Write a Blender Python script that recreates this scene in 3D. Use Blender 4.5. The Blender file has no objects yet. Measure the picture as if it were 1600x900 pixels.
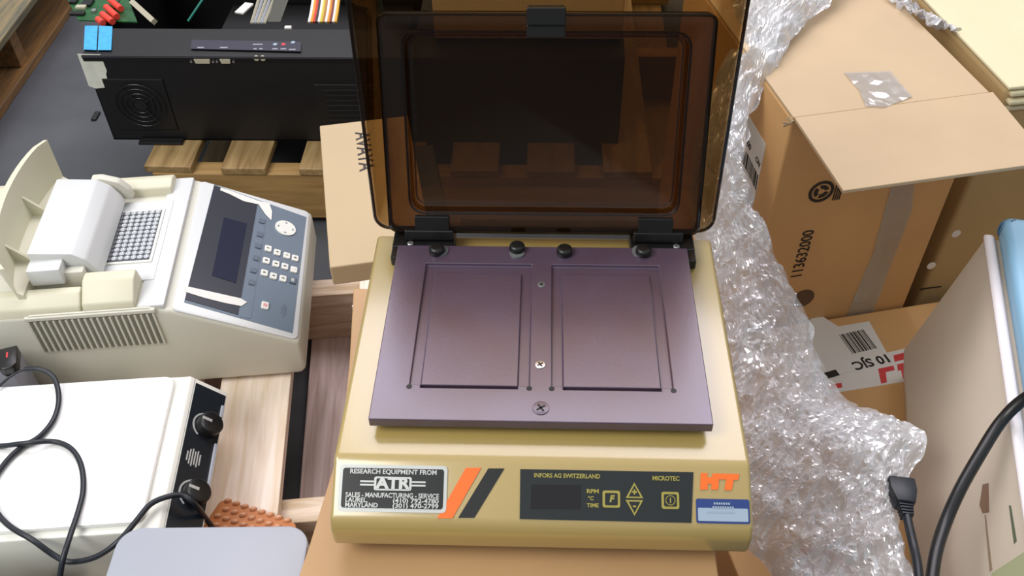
import bpy, bmesh, math, random
from mathutils import Vector, Matrix, noise
C = bpy.context.scene.collection
sc = bpy.context.scene
rnd = random.Random(7)

# ------------------------------------------------------------------ camera, world, lights
S = 0.655                                  # height of the shaker's top surface above the floor
FPX = 1471.0
CAM = Vector((-.00198, -.39301, .56473 + S))
PITCH, YAW, ROLL = .7823, .04248, -.0174
_fw = Vector((-math.sin(YAW)*math.cos(PITCH), math.cos(YAW)*math.cos(PITCH), -math.sin(PITCH)))
_rt = Vector((math.cos(YAW), math.sin(YAW), 0))
_up = _rt.cross(_fw)
RT = math.cos(ROLL)*_rt + math.sin(ROLL)*_up
UP = -math.sin(ROLL)*_rt + math.cos(ROLL)*_up
FW = _fw
cam = bpy.data.cameras.new('camera')
cam.sensor_width = 36; cam.lens = FPX/1600*36; cam.clip_start = .02
co = bpy.data.objects.new('camera', cam); C.objects.link(co)
m = Matrix((RT, UP, -FW)).transposed().to_4x4(); m.translation = CAM
co.matrix_world = m
sc.camera = co

world = bpy.data.worlds.new('world'); sc.world = world; world.use_nodes = True
bg = world.node_tree.nodes['Background']
bg.inputs[1].default_value = 1.0
_n = world.node_tree.nodes; _l = world.node_tree.links          # dim hall at eye level, brighter roof overhead
_tc = _n.new('ShaderNodeTexCoord'); _sx = _n.new('ShaderNodeSeparateXYZ'); _cr = _n.new('ShaderNodeValToRGB'); _mr = _n.new('ShaderNodeMapRange')
_l.new(_tc.outputs['Generated'], _sx.inputs[0]); _l.new(_sx.outputs['Z'], _mr.inputs['Value']); _mr.inputs['From Min'].default_value = -1
_l.new(_mr.outputs[0], _cr.inputs[0]); _l.new(_cr.outputs[0], bg.inputs[0])
_e = _cr.color_ramp.elements; _e[0].position = .42; _e[0].color = (.13, .14, .15, 1); _e[1].position = 1; _e[1].color = (.92, .96, 1.0, 1)
_m = _cr.color_ramp.elements.new(.60); _m.color = (.34, .36, .38, 1)
def area(name, loc, target, sx, sy, power, col=(1, 1, 1)):
    l = bpy.data.lights.new(name, 'AREA'); l.shape = 'RECTANGLE'; l.size = sx; l.size_y = sy
    l.energy = power; l.color = col
    o = bpy.data.objects.new(name, l); C.objects.link(o); o.location = loc
    o.rotation_euler = (Vector(target)-Vector(loc)).to_track_quat('-Z', 'Y').to_euler()
    return o
area('ceiling_or_fill_light', (.2, 2.5, 3.4), (.1, .2, .5), 4.2, 1.8, 142, (1.0, .93, 1.0))
area('ceiling_or_fill_light', (-1.7, -.7, 2.7), (-.1, .3, .3), 1.8, 1.2, 74, (1.0, .98, .94))  # added fill lamp to brighten the camera-facing sides, no ceiling fixture
sc.view_settings.view_transform = 'Standard'; sc.view_settings.look = 'None'
sc.view_settings.gamma = 1; sc.view_settings.use_curve_mapping = False
sc.view_settings.exposure = -.27

# ------------------------------------------------------------------ helpers
def ray(px, py): return FW + (px-800)/FPX*RT - (py-450)/FPX*UP
def at(px, py, z):
    d = ray(px, py); return CAM + d*((z-CAM.z)/d.z)
def onplane(px, py, o, n):
    d = ray(px, py); return CAM + d*((Vector(o)-CAM).dot(n)/d.dot(n))
def lin(c):
    return tuple(((x/255)/12.92 if x/255 <= .04045 else ((x/255+.055)/1.055)**2.4) for x in c)

def mat(name, col, rough=.5, metal=0, var=0, vscale=8, col2=None, bump=0, bscale=200, spec=.5, coat=0, stretch=None, emit=0):
    M = bpy.data.materials.new(name); M.use_nodes = True
    nt = M.node_tree; b = nt.nodes['Principled BSDF']; L = nt.links
    c = lin(col) + (1,)
    b.inputs['Base Color'].default_value = c
    b.inputs['Roughness'].default_value = rough; b.inputs['Metallic'].default_value = metal
    b.inputs['Specular IOR Level'].default_value = spec
    if coat: b.inputs['Coat Weight'].default_value = coat; b.inputs['Coat Roughness'].default_value = .16
    tc = nt.nodes.new('ShaderNodeTexCoord'); mp = nt.nodes.new('ShaderNodeMapping')
    L.new(tc.outputs['Object'], mp.inputs[0])
    if stretch: mp.inputs['Scale'].default_value = stretch
    if var or col2:
        n = nt.nodes.new('ShaderNodeTexNoise'); n.inputs['Scale'].default_value = vscale; n.inputs['Detail'].default_value = 6
        L.new(mp.outputs[0], n.inputs['Vector'])
        r = nt.nodes.new('ShaderNodeValToRGB'); r.color_ramp.elements[0].position = .3; r.color_ramp.elements[1].position = .7
        if col2: r.color_ramp.elements[0].color = lin(col2)+(1,); r.color_ramp.elements[1].color = c
        else:
            r.color_ramp.elements[0].color = tuple(x*(1-var) for x in c[:3])+(1,)
            r.color_ramp.elements[1].color = tuple(min(1, x*(1+var)) for x in c[:3])+(1,)
        L.new(n.outputs['Fac'], r.inputs[0]); L.new(r.outputs[0], b.inputs['Base Color'])
    if bump:
        n2 = nt.nodes.new('ShaderNodeTexNoise'); n2.inputs['Scale'].default_value = bscale; n2.inputs['Detail'].default_value = 3
        L.new(mp.outputs[0], n2.inputs['Vector'])
        bp = nt.nodes.new('ShaderNodeBump'); bp.inputs['Strength'].default_value = bump; bp.inputs['Distance'].default_value = .001
        L.new(n2.outputs['Fac'], bp.inputs['Height']); L.new(bp.outputs[0], b.inputs['Normal'])
    return M

def wood(name, a, b_, rough=.6, axis='y'):
    M = bpy.data.materials.new(name); M.use_nodes = True
    nt = M.node_tree; b = nt.nodes['Principled BSDF']; L = nt.links
    b.inputs['Roughness'].default_value = rough
    b.inputs['Coat Weight'].default_value = .25; b.inputs['Coat Roughness'].default_value = .4
    tc = nt.nodes.new('ShaderNodeTexCoord'); mp = nt.nodes.new('ShaderNodeMapping')
    mp.inputs['Scale'].default_value = (9, .8, 9) if axis == 'y' else (.8, 9, 9)
    L.new(tc.outputs['Object'], mp.inputs[0])
    w = nt.nodes.new('ShaderNodeTexNoise'); w.inputs['Scale'].default_value = 7; w.inputs['Detail'].default_value = 5; w.inputs['Distortion'].default_value = .8
    L.new(mp.outputs[0], w.inputs['Vector'])
    r = nt.nodes.new('ShaderNodeValToRGB'); r.color_ramp.elements[0].position = .3; r.color_ramp.elements[1].position = .68
    r.color_ramp.elements[0].color = lin(b_)+(1,); r.color_ramp.elements[1].color = lin(a)+(1,)
    L.new(w.outputs['Fac'], r.inputs[0]); L.new(r.outputs[0], b.inputs['Base Color'])
    bp = nt.nodes.new('ShaderNodeBump'); bp.inputs['Strength'].default_value = .25; bp.inputs['Distance'].default_value = .002
    L.new(w.outputs['Fac'], bp.inputs['Height']); L.new(bp.outputs[0], b.inputs['Normal'])
    return M

def acrylic(name, col, layer=.05):
    """clear tinted sheet: tint deepens with the path through it, Fresnel gloss on both faces"""
    M = bpy.data.materials.new(name); M.use_nodes = True
    nt = M.node_tree; L = nt.links; nt.nodes.clear()
    N = nt.nodes.new
    def mth(op, a, b=None):
        n = N('ShaderNodeMath'); n.operation = op
        for k, v in enumerate((a, b)):
            if v is None: continue
            if isinstance(v, (int, float)): n.inputs[k].default_value = v
            else: L.new(v, n.inputs[k])
        return n.outputs[0]
    out = N('ShaderNodeOutputMaterial'); tr = N('ShaderNodeBsdfTransparent')
    ge = N('ShaderNodeNewGeometry'); vm = N('ShaderNodeVectorMath'); vm.operation = 'DOT_PRODUCT'
    L.new(ge.outputs['Normal'], vm.inputs[0]); L.new(ge.outputs['Incoming'], vm.inputs[1])
    c2 = mth('MULTIPLY', vm.outputs['Value'], vm.outputs['Value'])
    path = mth('DIVIDE', 1.0, mth('SQRT', mth('SUBTRACT', 1.0, mth('DIVIDE', mth('SUBTRACT', 1.0, c2), 2.1))))
    path = mth('MULTIPLY', path, path)
    cc = N('ShaderNodeCombineColor')
    for k in range(3): L.new(mth('POWER', col[k], path), cc.inputs[k])
    L.new(cc.outputs[0], tr.inputs[0])
    gl = N('ShaderNodeBsdfGlossy'); gl.inputs['Roughness'].default_value = .06
    df = N('ShaderNodeBsdfDiffuse'); df.inputs[0].default_value = lin((110, 78, 46))+(1,)
    fr = N('ShaderNodeFresnel'); mr = N('ShaderNodeMapRange')
    mr.inputs['To Min'].default_value = 1.45; mr.inputs['To Max'].default_value = 1/1.45   # same sheet seen from inside
    L.new(ge.outputs['Backfacing'], mr.inputs['Value']); L.new(mr.outputs[0], fr.inputs[0])
    m0 = N('ShaderNodeMixShader'); m0.inputs[0].default_value = layer
    L.new(tr.outputs[0], m0.inputs[1]); L.new(df.outputs[0], m0.inputs[2])
    m1 = N('ShaderNodeMixShader')
    L.new(fr.outputs[0], m1.inputs[0]); L.new(m0.outputs[0], m1.inputs[1]); L.new(gl.outputs[0], m1.inputs[2])
    L.new(m1.outputs[0], out.inputs[0])
    return M

def film_mat(name, tint=(.96, .97, 1.0), fac=.54, rough=.10, dcol=(240, 240, 242), dm=.55):
    M = bpy.data.materials.new(name); M.use_nodes = True
    nt = M.node_tree; L = nt.links; nt.nodes.clear()
    out = nt.nodes.new('ShaderNodeOutputMaterial')
    tr = nt.nodes.new('ShaderNodeBsdfTransparent'); tr.inputs[0].default_value = tint+(1,)
    gl = nt.nodes.new('ShaderNodeBsdfGlossy'); gl.inputs['Roughness'].default_value = rough
    df = nt.nodes.new('ShaderNodeBsdfDiffuse'); df.inputs[0].default_value = lin(dcol)+(1,)
    m0 = nt.nodes.new('ShaderNodeMixShader'); m0.inputs[0].default_value = dm
    L.new(gl.outputs[0], m0.inputs[1]); L.new(df.outputs[0], m0.inputs[2])
    m1 = nt.nodes.new('ShaderNodeMixShader'); m1.inputs[0].default_value = fac
    tcn = nt.nodes.new('ShaderNodeTexCoord'); nz = nt.nodes.new('ShaderNodeTexNoise'); nz.inputs['Scale'].default_value = 9
    mrn = nt.nodes.new('ShaderNodeMapRange'); mrn.inputs['From Min'].default_value = .35; mrn.inputs['From Max'].default_value = .65
    mrn.inputs['To Min'].default_value = fac*.62; mrn.inputs['To Max'].default_value = fac*1.3
    L.new(tcn.outputs['Object'], nz.inputs['Vector']); L.new(nz.outputs['Fac'], mrn.inputs['Value']); L.new(mrn.outputs[0], m1.inputs[0])
    L.new(tr.outputs[0], m1.inputs[1]); L.new(m0.outputs[0], m1.inputs[2])
    L.new(m1.outputs[0], out.inputs[0])
    return M

def wmat(o):
    mm = o.matrix_basis.copy()
    while o.parent: o = o.parent; mm = o.matrix_basis @ mm
    return mm
def setp(o, label=None, cat=None, group=None, kind=None):
    if label: o['label'] = label
    if cat: o['category'] = cat
    if group: o['group'] = group
    if kind: o['kind'] = kind
    return o
def thing(name, label, cat, loc=(0, 0, 0), rz=0, group=None):
    o = bpy.data.objects.new(name, None); C.objects.link(o); o.empty_display_size = .05
    o.location = loc; o.rotation_euler = (0, 0, rz)
    return setp(o, label, cat, group)
def obj(name, bm, material, parent=None, world=False, smooth=None, label=None):
    """link bm as one mesh object; world=True: coordinates are world ones"""
    if world and parent is not None:
        bmesh.ops.transform(bm, matrix=wmat(parent).inverted(), verts=bm.verts)
    me = bpy.data.meshes.new(name)
    bmesh.ops.recalc_face_normals(bm, faces=bm.faces)
    if smooth:
        for f in bm.faces: f.smooth = True
        for e in bm.edges:
            if len(e.link_faces) == 2 and e.calc_face_angle(0) > math.radians(smooth): e.smooth = False
    bm.to_mesh(me); bm.free()
    for mm in (material if isinstance(material, (list, tuple)) else [material]): me.materials.append(mm)
    o = bpy.data.objects.new(name, me); C.objects.link(o)
    if parent is not None: o.parent = parent
    if label: o['label'] = label
    return o
def bx(bm, x0, x1, y0, y1, z0, z1, bevel=0, seg=2, M=None, mi=0):
    t = bmesh.new()
    bmesh.ops.create_cube(t, size=1)
    bmesh.ops.transform(t, matrix=Matrix.Translation(((x0+x1)/2, (y0+y1)/2, (z0+z1)/2)) @ Matrix.Diagonal((x1-x0, y1-y0, z1-z0, 1)), verts=t.verts)
    if bevel: bmesh.ops.bevel(t, geom=t.edges[:], offset=bevel, segments=seg, affect='EDGES', profile=.5)
    return merge(bm, t, M, mi)
def merge(bm, t, M=None, mi=0):
    if M is not None: bmesh.ops.transform(t, matrix=M, verts=t.verts)
    for f in t.faces: f.material_index = mi
    me = bpy.data.meshes.new('t'); t.to_mesh(me); t.free(); bm.from_mesh(me); bpy.data.meshes.remove(me)
    return bm
def box(*a, **k): return bx(bmesh.new(), *a, **k)
def prism(pts, depth, bevel=0, seg=2, M=None, bm=None, mi=0):
    """pts: 2D outline in xy, extruded 0..depth in z, then moved by M"""
    t = bmesh.new()
    vs = [t.verts.new((p[0], p[1], 0)) for p in pts]
    f = t.faces.new(vs)
    r = bmesh.ops.extrude_face_region(t, geom=[f])
    bmesh.ops.translate(t, vec=(0, 0, depth), verts=[v for v in r['geom'] if isinstance(v, bmesh.types.BMVert)])
    bmesh.ops.recalc_face_normals(t, faces=t.faces)
    if bevel: bmesh.ops.bevel(t, geom=t.edges[:], offset=bevel, segments=seg, affect='EDGES', profile=.5)
    return merge(bm if bm is not None else bmesh.new(), t, M, mi)
def frame(o, x, y):
    x = Vector(x).normalized(); y = Vector(y); z = x.cross(y).normalized(); y = z.cross(x)
    m = Matrix((x, y, z)).transposed().to_4x4(); m.translation = Vector(o); return m
def rrect(x0, x1, y0, y1, r, n=5):
    out = []
    for cx, cy, a0 in ((x1-r, y1-r, 0), (x0+r, y1-r, 90), (x0+r, y0+r, 180), (x1-r, y0+r, 270)):
        for i in range(n+1):
            a = math.radians(a0+90*i/n); out.append((cx+r*math.cos(a), cy+r*math.sin(a)))
    return out
def cyl(r, z0, z1, n=24, bevel=0, M=None, bm=None, r2=None):
    t = bmesh.new()
    bmesh.ops.create_cone(t, cap_ends=True, segments=n, radius1=r, radius2=r if r2 is None else r2, depth=z1-z0, matrix=Matrix.Translation((0, 0, (z0+z1)/2)))
    if bevel:
        bmesh.ops.bevel(t, geom=[e for e in t.edges if abs(e.verts[0].co.z-e.verts[1].co.z) < 1e-6 and max(abs(e.verts[0].co.z-z1), 0) < 1e-6], offset=bevel, segments=3, affect='EDGES', profile=.5)
    return merge(bm if bm is not None else bmesh.new(), t, M)
def smoothpts(pts, k=6):
    P = [Vector(p) for p in pts]; out = []
    for i in range(len(P)-1):
        p0 = P[max(i-1, 0)]; p1 = P[i]; p2 = P[i+1]; p3 = P[min(i+2, len(P)-1)]
        for j in range(k):
            t = j/k
            out.append(.5*((2*p1)+(p2-p0)*t+(2*p0-5*p1+4*p2-p3)*t*t+(3*p1-p0-3*p2+p3)*t**3))
    out.append(P[-1]); return out
def tube(pts, r, n=10, k=6, bm=None):
    P = smoothpts(pts, k) if k > 1 else [Vector(p) for p in pts]
    bm = bm if bm is not None else bmesh.new()
    ref = Vector((.13, .21, .97)); rings = []
    for i, p in enumerate(P):
        t = (P[min(i+1, len(P)-1)]-P[max(i-1, 0)]).normalized()
        u = t.cross(ref).normalized(); v = t.cross(u)
        rr = r[min(i, len(r)-1)] if isinstance(r, list) else r
        rings.append([bm.verts.new(p+rr*(math.cos(2*math.pi*a/n)*u+math.sin(2*math.pi*a/n)*v)) for a in range(n)])
    for a, b in zip(rings, rings[1:]):
        for i in range(n): bm.faces.new((a[i], a[(i+1) % n], b[(i+1) % n], b[i]))
    bm.faces.new(rings[0]); bm.faces.new(rings[-1])
    return bm
def loft(rings, cap=True, bm=None):
    bm = bm if bm is not None else bmesh.new()
    R = [[bm.verts.new(p) for p in r] for r in rings]
    n = len(R[0])
    for a, b in zip(R, R[1:]):
        for i in range(n): bm.faces.new((a[i], a[(i+1) % n], b[(i+1) % n], b[i]))
    if cap: bm.faces.new(R[-1])
    return bm
_dg = None
def text_bm(s, size, bold=0, shear=0, align='CENTER', sx=1, depth=.00025, bm=None, M=None, valign='CENTER'):
    cu = bpy.data.curves.new('t', 'FONT'); cu.body = s; cu.size = size; cu.shear = shear; cu.offset = bold
    cu.align_x = align; cu.align_y = valign; cu.extrude = depth/2; cu.resolution_u = 3
    o = bpy.data.objects.new('t', cu); C.objects.link(o)
    bpy.context.view_layer.update()
    me = bpy.data.meshes.new_from_object(o.evaluated_get(bpy.context.evaluated_depsgraph_get()))
    t = bmesh.new(); t.from_mesh(me)
    bpy.data.objects.remove(o); bpy.data.curves.remove(cu); bpy.data.meshes.remove(me)
    bmesh.ops.transform(t, matrix=Matrix.Diagonal((sx, 1, 1, 1)), verts=t.verts)
    return merge(bm if bm is not None else bmesh.new(), t, M)
def quad_on(pts2, M, th=.0004, r=None):
    return prism(pts2, th, M=M)
def stepped(xs, ys, H, zb, bevel=0):
    """a slab whose top is a grid of rectangular cells at heights H[j][i]"""
    bm = bmesh.new()
    nx, ny = len(xs)-1, len(ys)-1
    def q(a, b, c, d): bm.faces.new([bm.verts.new(p) for p in (a, b, c, d)])
    for j in range(ny):
        for i in range(nx):
            h = H[j][i]
            q((xs[i], ys[j], h), (xs[i+1], ys[j], h), (xs[i+1], ys[j+1], h), (xs[i], ys[j+1], h))
            q((xs[i], ys[j], zb), (xs[i], ys[j+1], zb), (xs[i+1], ys[j+1], zb), (xs[i+1], ys[j], zb))
            for (di, dj, A, B) in ((1, 0, (xs[i+1], ys[j]), (xs[i+1], ys[j+1])), (0, 1, (xs[i+1], ys[j+1]), (xs[i], ys[j+1])),
                                   (-1, 0, (xs[i], ys[j+1]), (xs[i], ys[j])), (0, -1, (xs[i], ys[j]), (xs[i+1], ys[j]))):
                ii, jj = i+di, j+dj
                h2 = H[jj][ii] if 0 <= ii < nx and 0 <= jj < ny else zb
                if h2 < h-1e-9: q((*A, h2), (*B, h2), (*B, h), (*A, h))
    bmesh.ops.remove_doubles(bm, verts=bm.verts, dist=1e-6)
    return bm
def copy_part(o, parent, loc=None):
    c = o.copy(); C.objects.link(c); c.parent = parent
    if loc is not None: c.location = loc
    return c

# ------------------------------------------------------------------ materials
KHAKI = mat('khaki_enamel', (168, 145, 84), .28, spec=.8, bump=.06, bscale=900, coat=1.0)
PLATE = mat('dark_anodised', (90, 76, 100), .34, metal=.2, spec=1.0, coat=.35, col2=(82, 64, 78), vscale=14, bump=.08, bscale=600)  # purple sheen of reflected light is put into the base colour
SMOKE = acrylic('smoked_acrylic', (.54, .44, .31), .03)
SMOKE1 = acrylic('smoked_acrylic_hood', (.67, .58, .44), .03)
SMOKE2 = acrylic('smoked_acrylic_edge', (.26, .19, .12), .03)
BLKP = mat('black_plastic', (20, 20, 20), .35)
BLKM = mat('black_sheet_metal', (13, 13, 15), .42, var=.2, vscale=30)
BLKM2 = mat('black_recess_metal', (9, 9, 10), .5)
RUB = mat('black_rubber', (22, 24, 26), .45)
CORD = mat('black_cord_jacket', (22, 28, 36), .42)
STEEL = mat('steel', (190, 188, 190), .3, metal=.9)
GREYW = mat('grey_washer', (120, 124, 124), .4, metal=.3)
CARD = mat('kraft_cardboard', (190, 165, 130), .6, var=.06, vscale=7, bump=.15, bscale=90)
CARD5 = mat('warm_cardboard', (180, 142, 98), .6, var=.06, vscale=7, bump=.15, bscale=90, coat=.15)
CARD2 = mat('kraft_cardboard_side', (204, 160, 106), .6, var=.08, vscale=6, bump=.2, bscale=70)
CARD3 = mat('pale_cardboard', (212, 202, 166), .7, var=.05, vscale=6)
CARD4 = mat('tan_cardboard', (182, 160, 126), .65, var=.03, vscale=8)
INKB = mat('black_ink', (34, 28, 24), .6)
INKK = mat('brown_ink', (96, 70, 46), .7)
INKR = mat('red_ink', (205, 62, 62), .55)
PAPER = mat('white_paper', (222, 220, 214), .55, var=.03)
PAPERG = mat('grey_paper', (214, 216, 204), .6, var=.12, vscale=40)
BEIGE = mat('grey_beige_plastic', (204, 202, 188), .5, bump=.1, bscale=900)
BEIGEL = mat('light_grey_plastic', (205, 207, 206), .42, bump=.08, bscale=900)
CREAM = mat('cream_plastic', (208, 204, 180), .45)
GREYD = mat('slate_panel', (98, 112, 126), .4)
LCDF = mat('dark_screen_bezel', (40, 42, 52), .25)
LCD = mat('blue_black_screen', (20, 22, 48), .15)
KEYW = mat('off_white_key', (222, 222, 214), .4)
KEYG = mat('grey_key', (86, 98, 112), .4)
WHT = mat('white_ceramic', (250, 250, 248), .2, coat=.5)
WHTF = mat('white_enamel', (226, 226, 216), .35)
SILV = mat('silver_grey_shell', (160, 164, 173), .4)
SILVD = mat('dark_grey_shell', (84, 84, 98), .5)
ORNG = mat('orange_foam', (188, 118, 66), .55)
ORPT = mat('orange_print', (232, 106, 30), .5)
GOLD = mat('yellow_print', (150, 140, 62), .5)
PANB = mat('black_membrane', (26, 31, 32), .3)
DISP = mat('dark_display_window', (18, 16, 17), .12)
NAMEK = mat('black_nameplate', (26, 27, 26), .3)
NAMES = mat('silver_print', (190, 192, 188), .35, metal=.3)
BLUE = mat('blue_print', (34, 58, 118), .4)
PALEB = mat('pale_blue_print', (150, 168, 184), .4)
PCB = mat('green_circuit_board', (30, 84, 42), .4, var=.3, vscale=60)
REDC = mat('red_capacitor_sleeve', (224, 72, 58), .35)
CONN = mat('pale_connector', (178, 172, 150), .5)
TEAL = mat('teal_wire', (20, 120, 104), .5)
STKB = mat('bright_blue_sticker', (64, 164, 226), .5, var=.12, vscale=90)
STRIP = mat('grey_label_strip', (48, 46, 60), .5)
LBLUE = mat('light_blue_plastic', (132, 176, 204), .4)
STEELB = mat('beige_steel', (198, 186, 170), .5, var=.05, vscale=9)
TRIMW = mat('white_trim', (226, 220, 222), .35)
GREEND = mat('pale_green_plastic', (170, 178, 140), .5)
FILM = film_mat('clear_stretch_film')
TAPE = film_mat('clear_packing_tape', fac=.45, rough=.18, dcol=(205, 196, 178), dm=.75)
TAPEW = film_mat('glossy_tape', fac=.30, rough=.1, dcol=(240, 232, 220), dm=.4)
W_NEW = wood('fresh_pine', (244, 228, 214), (216, 192, 162), axis='y')
W_NEWX = wood('fresh_pine_cross', (232, 212, 192), (178, 150, 112), axis='x')
W_LOW = wood('pine_pink_sheen', (232, 208, 202), (186, 156, 142), axis='y')  # pink sheen on the low boards is put into their base colour
W_OLD = wood('weathered_pine', (172, 144, 98), (132, 104, 62), axis='y')
W_OLDX = wood('weathered_pine_cross', (182, 146, 92), (146, 114, 66), axis='x')
W_GREY = wood('grey_worn_wood', (140, 122, 84), (84, 84, 70), axis='y')
W_ORG = wood('orange_worn_wood', (148, 108, 60), (96, 72, 48), axis='y')

# ------------------------------------------------------------------ floor
fm = mat('concrete', (86, 88, 92), .75, col2=(68, 70, 74), vscale=5, bump=.3, bscale=60)
f = obj('floor', box(-4, 4, -2.5, 6, -.05, 0), fm); setp(f, kind='structure')

# ------------------------------------------------------------------ incubator shaker
sh = thing('laboratory_shaker', 'khaki laboratory shaker with an open smoked lid and dark two-bay plate', 'laboratory shaker', (0, 0, .59))
T = .065                                   # top surface in the shaker's own frame
ft = .52
sl = Vector((0, -math.cos(ft), -math.sin(ft)))
a1 = sl*.0445
prof = [(.241, T), (0, T), (a1.y, T+a1.z), (a1.y-.005, T+a1.z-.008), (a1.y-.005, .017), (a1.y+.008, .012), (.241, .012)]
MX = Matrix(((0, 0, 1, -.15), (1, 0, 0, 0), (0, 1, 0, 0), (0, 0, 0, 1)))   # (x,y,z)->(z,x,y)
obj('housing', prism(prof, .30, bevel=.0035, seg=3, M=MX), KHAKI, sh, smooth=40)
for x in (-.125, .125):
    for y in (.0, .215):
        obj('rubber_foot', cyl(.012, 0, .0125, M=Matrix.Translation((x, y, 0))), RUB, sh, smooth=40)
PZ = T+.016
def pl_(px, py, z=PZ): v = at(px, py, z+.59); return v.x, v.y
# two-bay plate: cells from the photograph's bay outlines
x0, x1, y0, y1 = -.126, .1238, .0218, .2099
lx = [pl_(637, 606)[0]+.001, pl_(657, 603)[0], pl_(809, 603)[0], pl_(827, 606)[0]]
rx = [pl_(862, 606)[0], pl_(880, 605)[0], pl_(1033, 605)[0], pl_(1052, 606)[0]]
yb = pl_(740, 604)[1]; yt1 = pl_(740, 426)[1]; yt0 = pl_(740, 412)[1]
xs = [x0, lx[0], lx[1], lx[2], lx[3], rx[0], rx[1], rx[2], rx[3], x1]
ys = [y0, yb-.0015, yb+.0015, yt1, yt0, y1]
dp, sl2, pd = PZ-.0028, PZ-.0062, PZ-.0006
H = []
for j in range(5):
    row = []
    for i in range(9):
        h = PZ
        if j in (1, 2, 3) and i in (1, 2, 3, 5, 6, 7):
            h = dp
            if i in (2, 6): h = {1: sl2, 2: pd, 3: dp}[j]
            if j == 1 and i not in (2, 6): h = PZ
        row.append(h)
    H.append(row)
plate = obj('shaking_plate', stepped(xs, ys, H, T+.0075), PLATE, sh)
md = plate.modifiers.new('edge', 'BEVEL'); md.width = .0007; md.segments = 2; md.limit_method = 'ANGLE'
for x in (lx[0], lx[3], rx[0], rx[3]):
    obj('corner_relief', cyl(.0022, PZ-.001, PZ+.0002, n=12, M=Matrix.Translation((x, yb-.001, 0))), BLKM2, plate)
obj('drive_column', cyl(.03, T-.001, T+.008, M=Matrix.Translation((0, .115, 0))), BLKM, sh, smooth=40)
for k, (px, py, wx, wy) in enumerate(((683, 394, .003, .001), (808, 391, 0, -.004), (882, 396, 0, .004), (1005, 396, -.003, .002))):
    X, Y = pl_(px, py)
    kb = obj('clamp_knob', cyl(.0068, PZ+.0012, PZ+.007, bevel=.003, M=Matrix.Translation((X, Y, 0))), BLKP, sh, smooth=50)
    obj('washer', cyl(.0066, PZ-.0002, PZ+.0014, M=Matrix.Translation((X+wx, Y+wy, 0))), GREYW, kb, smooth=40, label='grey metal washer')
for px, py, r, mm in ((846, 445, .0032, GREYW), (844, 570, .0042, STEEL), (845, 638, .0062, PLATE)):
    X, Y = pl_(px, py)
    s = obj('screw', cyl(r, PZ-.0002, PZ+.0007, bevel=.0004, M=Matrix.Translation((X, Y, 0))), mm, sh, smooth=40)
    b = box(-r*.6, r*.6, -r*.12, r*.12, PZ+.0006, PZ+.0009, M=Matrix.Translation((X, Y, 0)) @ Matrix.Rotation(.6, 4, 'Z'))
    bx(b, -r*.12, r*.12, -r*.6, r*.6, PZ+.0006, PZ+.0009, M=Matrix.Translation((X, Y, 0)) @ Matrix.Rotation(.6, 4, 'Z'))
    obj('screw_slot', b, BLKM2, s)

# sloped front face: (u along x, v up the slope from the top edge, negative downwards)
FN = Vector((0, -math.sin(ft), math.cos(ft)))
FACE = frame((0, 0, T), (1, 0, 0), -sl)
def fc(px, py):
    p = onplane(px, py, (0, 0, S), FN) - Vector((0, 0, S))
    return p.x, p.dot(-sl)
def F_(dz=.0002): return FACE @ Matrix.Translation((0, 0, dz))
def FT(px, py, dz=.0006): u, v = fc(px, py); return FACE @ Matrix.Translation((u, v, dz))
def facepoly(pts, th=.0005, dz=.0001): return prism([fc(*p) for p in pts], th, M=F_(dz))
# dealer's nameplate
A = fc(532, 723); B = fc(697, 803)
npl = obj('nameplate', prism(rrect(A[0], B[0], B[1]+.0005, A[1]-.001, .003), .0006, M=F_()), NAMES, sh)
obj('nameplate_field', prism(rrect(A[0]+.0025, B[0]-.0025, B[1]+.003, A[1]-.0035, .002), .0004, M=F_(.0007)), NAMEK, npl)
tb = bmesh.new()
W = B[0]-A[0]; cxn = (A[0]+B[0])/2; top = A[1]-.001; Hn = top-B[1]
def ntext(s, fx, fy, size, al='CENTER', w=None, bold=.0001):
    t = text_bm(s, size, bold=bold, align=al)
    xs_ = [v.co.x for v in t.verts]; ww = max(xs_)-min(xs_)
    sc_ = (w/ww) if w else 1
    merge(tb, t, FACE @ Matrix.Translation((A[0]+fx*W, top-fy*Hn, .0014)) @ Matrix.Diagonal((sc_, 1, 1, 1)))
ntext('RESEARCH EQUIPMENT FROM', .5, .15, .0046, w=W*.80)
ntext('SALES - MANUFACTURING - SERVICE', .5, .645, .0046, w=W*.86)
ntext('LAUREL,', .07, .75, .0044, 'LEFT'); ntext('MARYLAND', .07, .855, .0044, 'LEFT', w=W*.30)
ntext('(410) 792-4780', .93, .75, .0044, 'RIGHT', w=W*.42); ntext('(301) 470-2799', .93, .855, .0044, 'RIGHT', w=W*.42)
lg = prism(rrect(cxn-.0135, cxn+.0135, top-.54*Hn, top-.25*Hn, .0015), .0003, M=F_(.0011))
merge(tb, lg)
for dy in (-.0012, .0012):
    bx(tb, cxn-.0235, cxn-.0133, top-.39*Hn+dy-.0006, top-.39*Hn+dy+.0006, .0011, .0014, M=FACE)
    bx(tb, cxn+.0133, cxn+.0235, top-.39*Hn+dy-.0006, top-.39*Hn+dy+.0006, .0011, .0014, M=FACE)
obj('nameplate_lettering', tb, NAMES, npl)
lb = prism(rrect(cxn-.0118, cxn+.0118, top-.505*Hn, top-.285*Hn, .001), .0002, M=F_(.0014))
obj('nameplate_logo_field', lb, NAMEK, npl)
obj('nameplate_logo', text_bm('ATR', .0108, bold=.0005, sx=1.15, M=FACE @ Matrix.Translation((cxn, top-.395*Hn, .0018))), NAMES, npl)
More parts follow.
